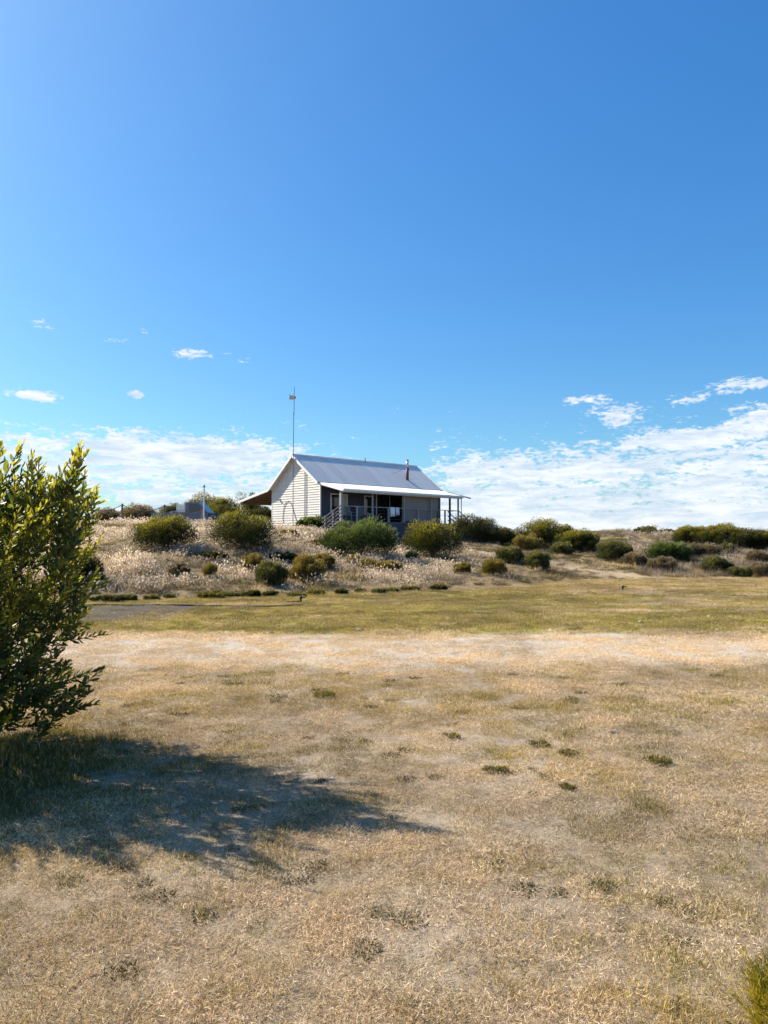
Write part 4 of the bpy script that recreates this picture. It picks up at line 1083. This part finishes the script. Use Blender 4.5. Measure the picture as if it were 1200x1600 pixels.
def lawn():
    X, Y, S = [], [], []
    for (d, a, b, s) in ((76, 1.9, 7.0, .85), (46, 7.0, 13.0, 1.05), (26, 13.0, 23.0, 1.5), (14, 23.0, 38.5, 2.0)):
        x, y = wedge(d, a, b); X.append(x); Y.append(y); S.append(np.full(len(x), s))
    x = np.concatenate(X); y = np.concatenate(Y); s = np.concatenate(S)
    strip = sstep(9.6, 10.6, y) * (1 - sstep(13.0, 14.2, y))
    n = len(x); dn = g_dune(x, y); gr = g_green(x, y); sd = g_sand(x, y); gy_ = g_grey(x, y)
    r = rng.random(n)
    keep = (dn < .6) & (r > sd * .62) & (r > gy_ * .75); x, y, s = x[keep], y[keep], s[keep]; gr = gr[keep]; strip = strip[keep]; n = len(x)
    weeds = sstep(.48, .64, fbm(x * 1.5, y * 1.5, 90, 4) + .06 * sstep(.6, 2.2, x) * (1 - sstep(6, 9, y)))
    near = 1 - sstep(9, 12, y)
    gold = sstep(.48, .64, fbm(x * .9, y * .9, 95, 4))
    r = rng.random(n); r2 = rng.random(n)
    var = rng.integers(0, 4, n)
    dull = sstep(.55, .7, fbm(x * 1.2, y * 1.2, 99, 4))
    var = np.where(r2 < (.07 + dull * .3) * (1 - .9 * strip), 10 + rng.integers(0, 2, n), var)
    var = np.where(r < (gold * .75 * near + .10) * (1 - .9 * strip), 7 + rng.integers(0, 3, n), var)
    var = np.where(r < weeds * .5 * near * (1 - strip), 4 + rng.integers(0, 3, n), var)
    var = np.where((r < gr * .95), np.where(r2 < .55, 4 + rng.integers(0, 3, n), 7 + rng.integers(0, 3, n)), var)
    ros = sstep(.50, .66, fbm(x * 2.6, y * 2.6, 111, 4))
    var = np.where(rng.random(n) < (.012 + .11 * ros) * (1 - strip) * (1 - sstep(12, 20, y)), 12 + rng.integers(0, 2, n), var)
    far = sstep(24, 28, y); var = np.where(r < far * .8, 7 + rng.integers(0, 3, n), var)
    tint = np.clip(.47 + (fbm(x * .9, y * .9, 77, 4) - .5) * 1.9 + rng.normal(size=n) * .2 + .4 * strip, 0, 1)
    bush = np.exp(-(((x + 3.1) / 1.15) ** 2 + ((y - 5.5) / 1.25) ** 2))
    tall = rng.random(n) < bush * 1.6
    var = np.where(tall, 4 + rng.integers(0, 3, n), var); tint = np.where(tall, .1, tint)  # taller green grass at the bush base, tinted dark to deepen its shade
    s = s * (1 + 1.3 * bush * tall)
    P = np.stack([x, y, height(x, y)], 1)
    scatter('lawn_grass', lawn_protos, P, rng.random(n) * 6.28, s * (.75 + .5 * rng.random(n)), tint, var, 'short dry mown grass with straw and green patches', 'grass')
lawn()
HEAD = [(.76, .66, .53), (.62, .51, .39), (.83, .75, .64), (.44, .33, .22)]
dune_protos = [patch(50 + i, 84, .34, (.06, .26), (.004, .007), (1.0, .32), STRAW + DULL, 'duneleaf', .0, (56, .05, .026, HEAD)) for i in range(4)]   # 0-3 pale seed heads
dune_protos += [patch(60 + i, 110, .28, (.06, .17), (.005, .009), (.9, .35), GOLD + STRAW[:3], 'duneleaf', .0) for i in range(3)]          # 4-6 golden grass
dune_protos += [patch(70 + i, 130, .26, (.05, .14), (.008, .016), (.7, .4), [(.10, .095, .04), (.17, .14, .06), (.22, .17, .08), (.13, .12, .07)], 'duneleaf', .03) for i in range(3)]  # 7-9 low herbs
dune_protos += [patch(80 + i, 90, .30, (.10, .32), (.004, .008), (.95, .35), [(.33, .26, .20), (.26, .20, .16), (.42, .34, .27), (.22, .18, .13)], 'duneleaf', .0) for i in range(2)]  # 10-11 grey brown scrub
def dune():
    x, y = wedge(9.5, 20.0, 68.0, 2.0)
    keep = rng.random(len(x)) < np.interp(y, [20, 45, 68], [1, .9, .45]); x, y = x[keep], y[keep]
    lx = (x - CX) * math.sin(TH) + (y - CY) * math.cos(TH); ly = -(x - CX) * math.cos(TH) + (y - CY) * math.sin(TH)
    inside = (lx > -.15) & (lx < 12.3) & (ly > -2.3) & (ly < 5.2)
    dn = g_dune(x, y); keep = (dn > .4) & ~inside & (rng.random(len(x)) > g_path(x, y) * .85); x, y = x[keep], y[keep]; n = len(x)
    px = 600 + F * x / y; f = y - foot(x)
    pale = (1 - sstep(600, 800, px + (fbm(x * .4, y * .4, 120, 3) - .5) * 260)) * sstep(.1, 1.0, f)
    pale = np.clip(pale + .30 * sstep(930, 1010, px) * sstep(1.5, 4, f) * sstep(.42, .55, fbm(x * .45, y * .45, 125, 3)), 0, 1)
    nz = fbm(x * .6, y * .6, 130, 4); nz2 = fbm(x * .8 + 30, y * .8, 135, 4)
    r = rng.random(n); r2 = rng.random(n)
    right = sstep(930, 1000, px)
    var = np.where(r2 < .5, 4 + rng.integers(0, 3, n), 7 + rng.integers(0, 3, n))
    var = np.where((r2 < .26 + .06 * right), 10 + rng.integers(0, 2, n), var)
    herb = sstep(.47, .57, nz)
    var = np.where(r < pale * (.94 - .8 * herb), rng.integers(0, 4, n), var)
    tint = np.clip(.5 + (nz2 - .5) * 2.2 + rng.normal(size=n) * .15, 0, 1)
    s = np.exp(rng.normal(-.08, .32, n)) * np.where(var < 4, 1.0, .9 + .3 * right) * sstep(-.9, .8, f) ** .5
    k = s > .2; P = np.stack([x, y, height(x, y)], 1)
    scatter('dune_grass', dune_protos, P[k], (rng.random(n) * 6.28)[k], s[k], tint[k], var[k], 'pale seeding grass and low golden herbs covering the dune', 'grass')
dune()
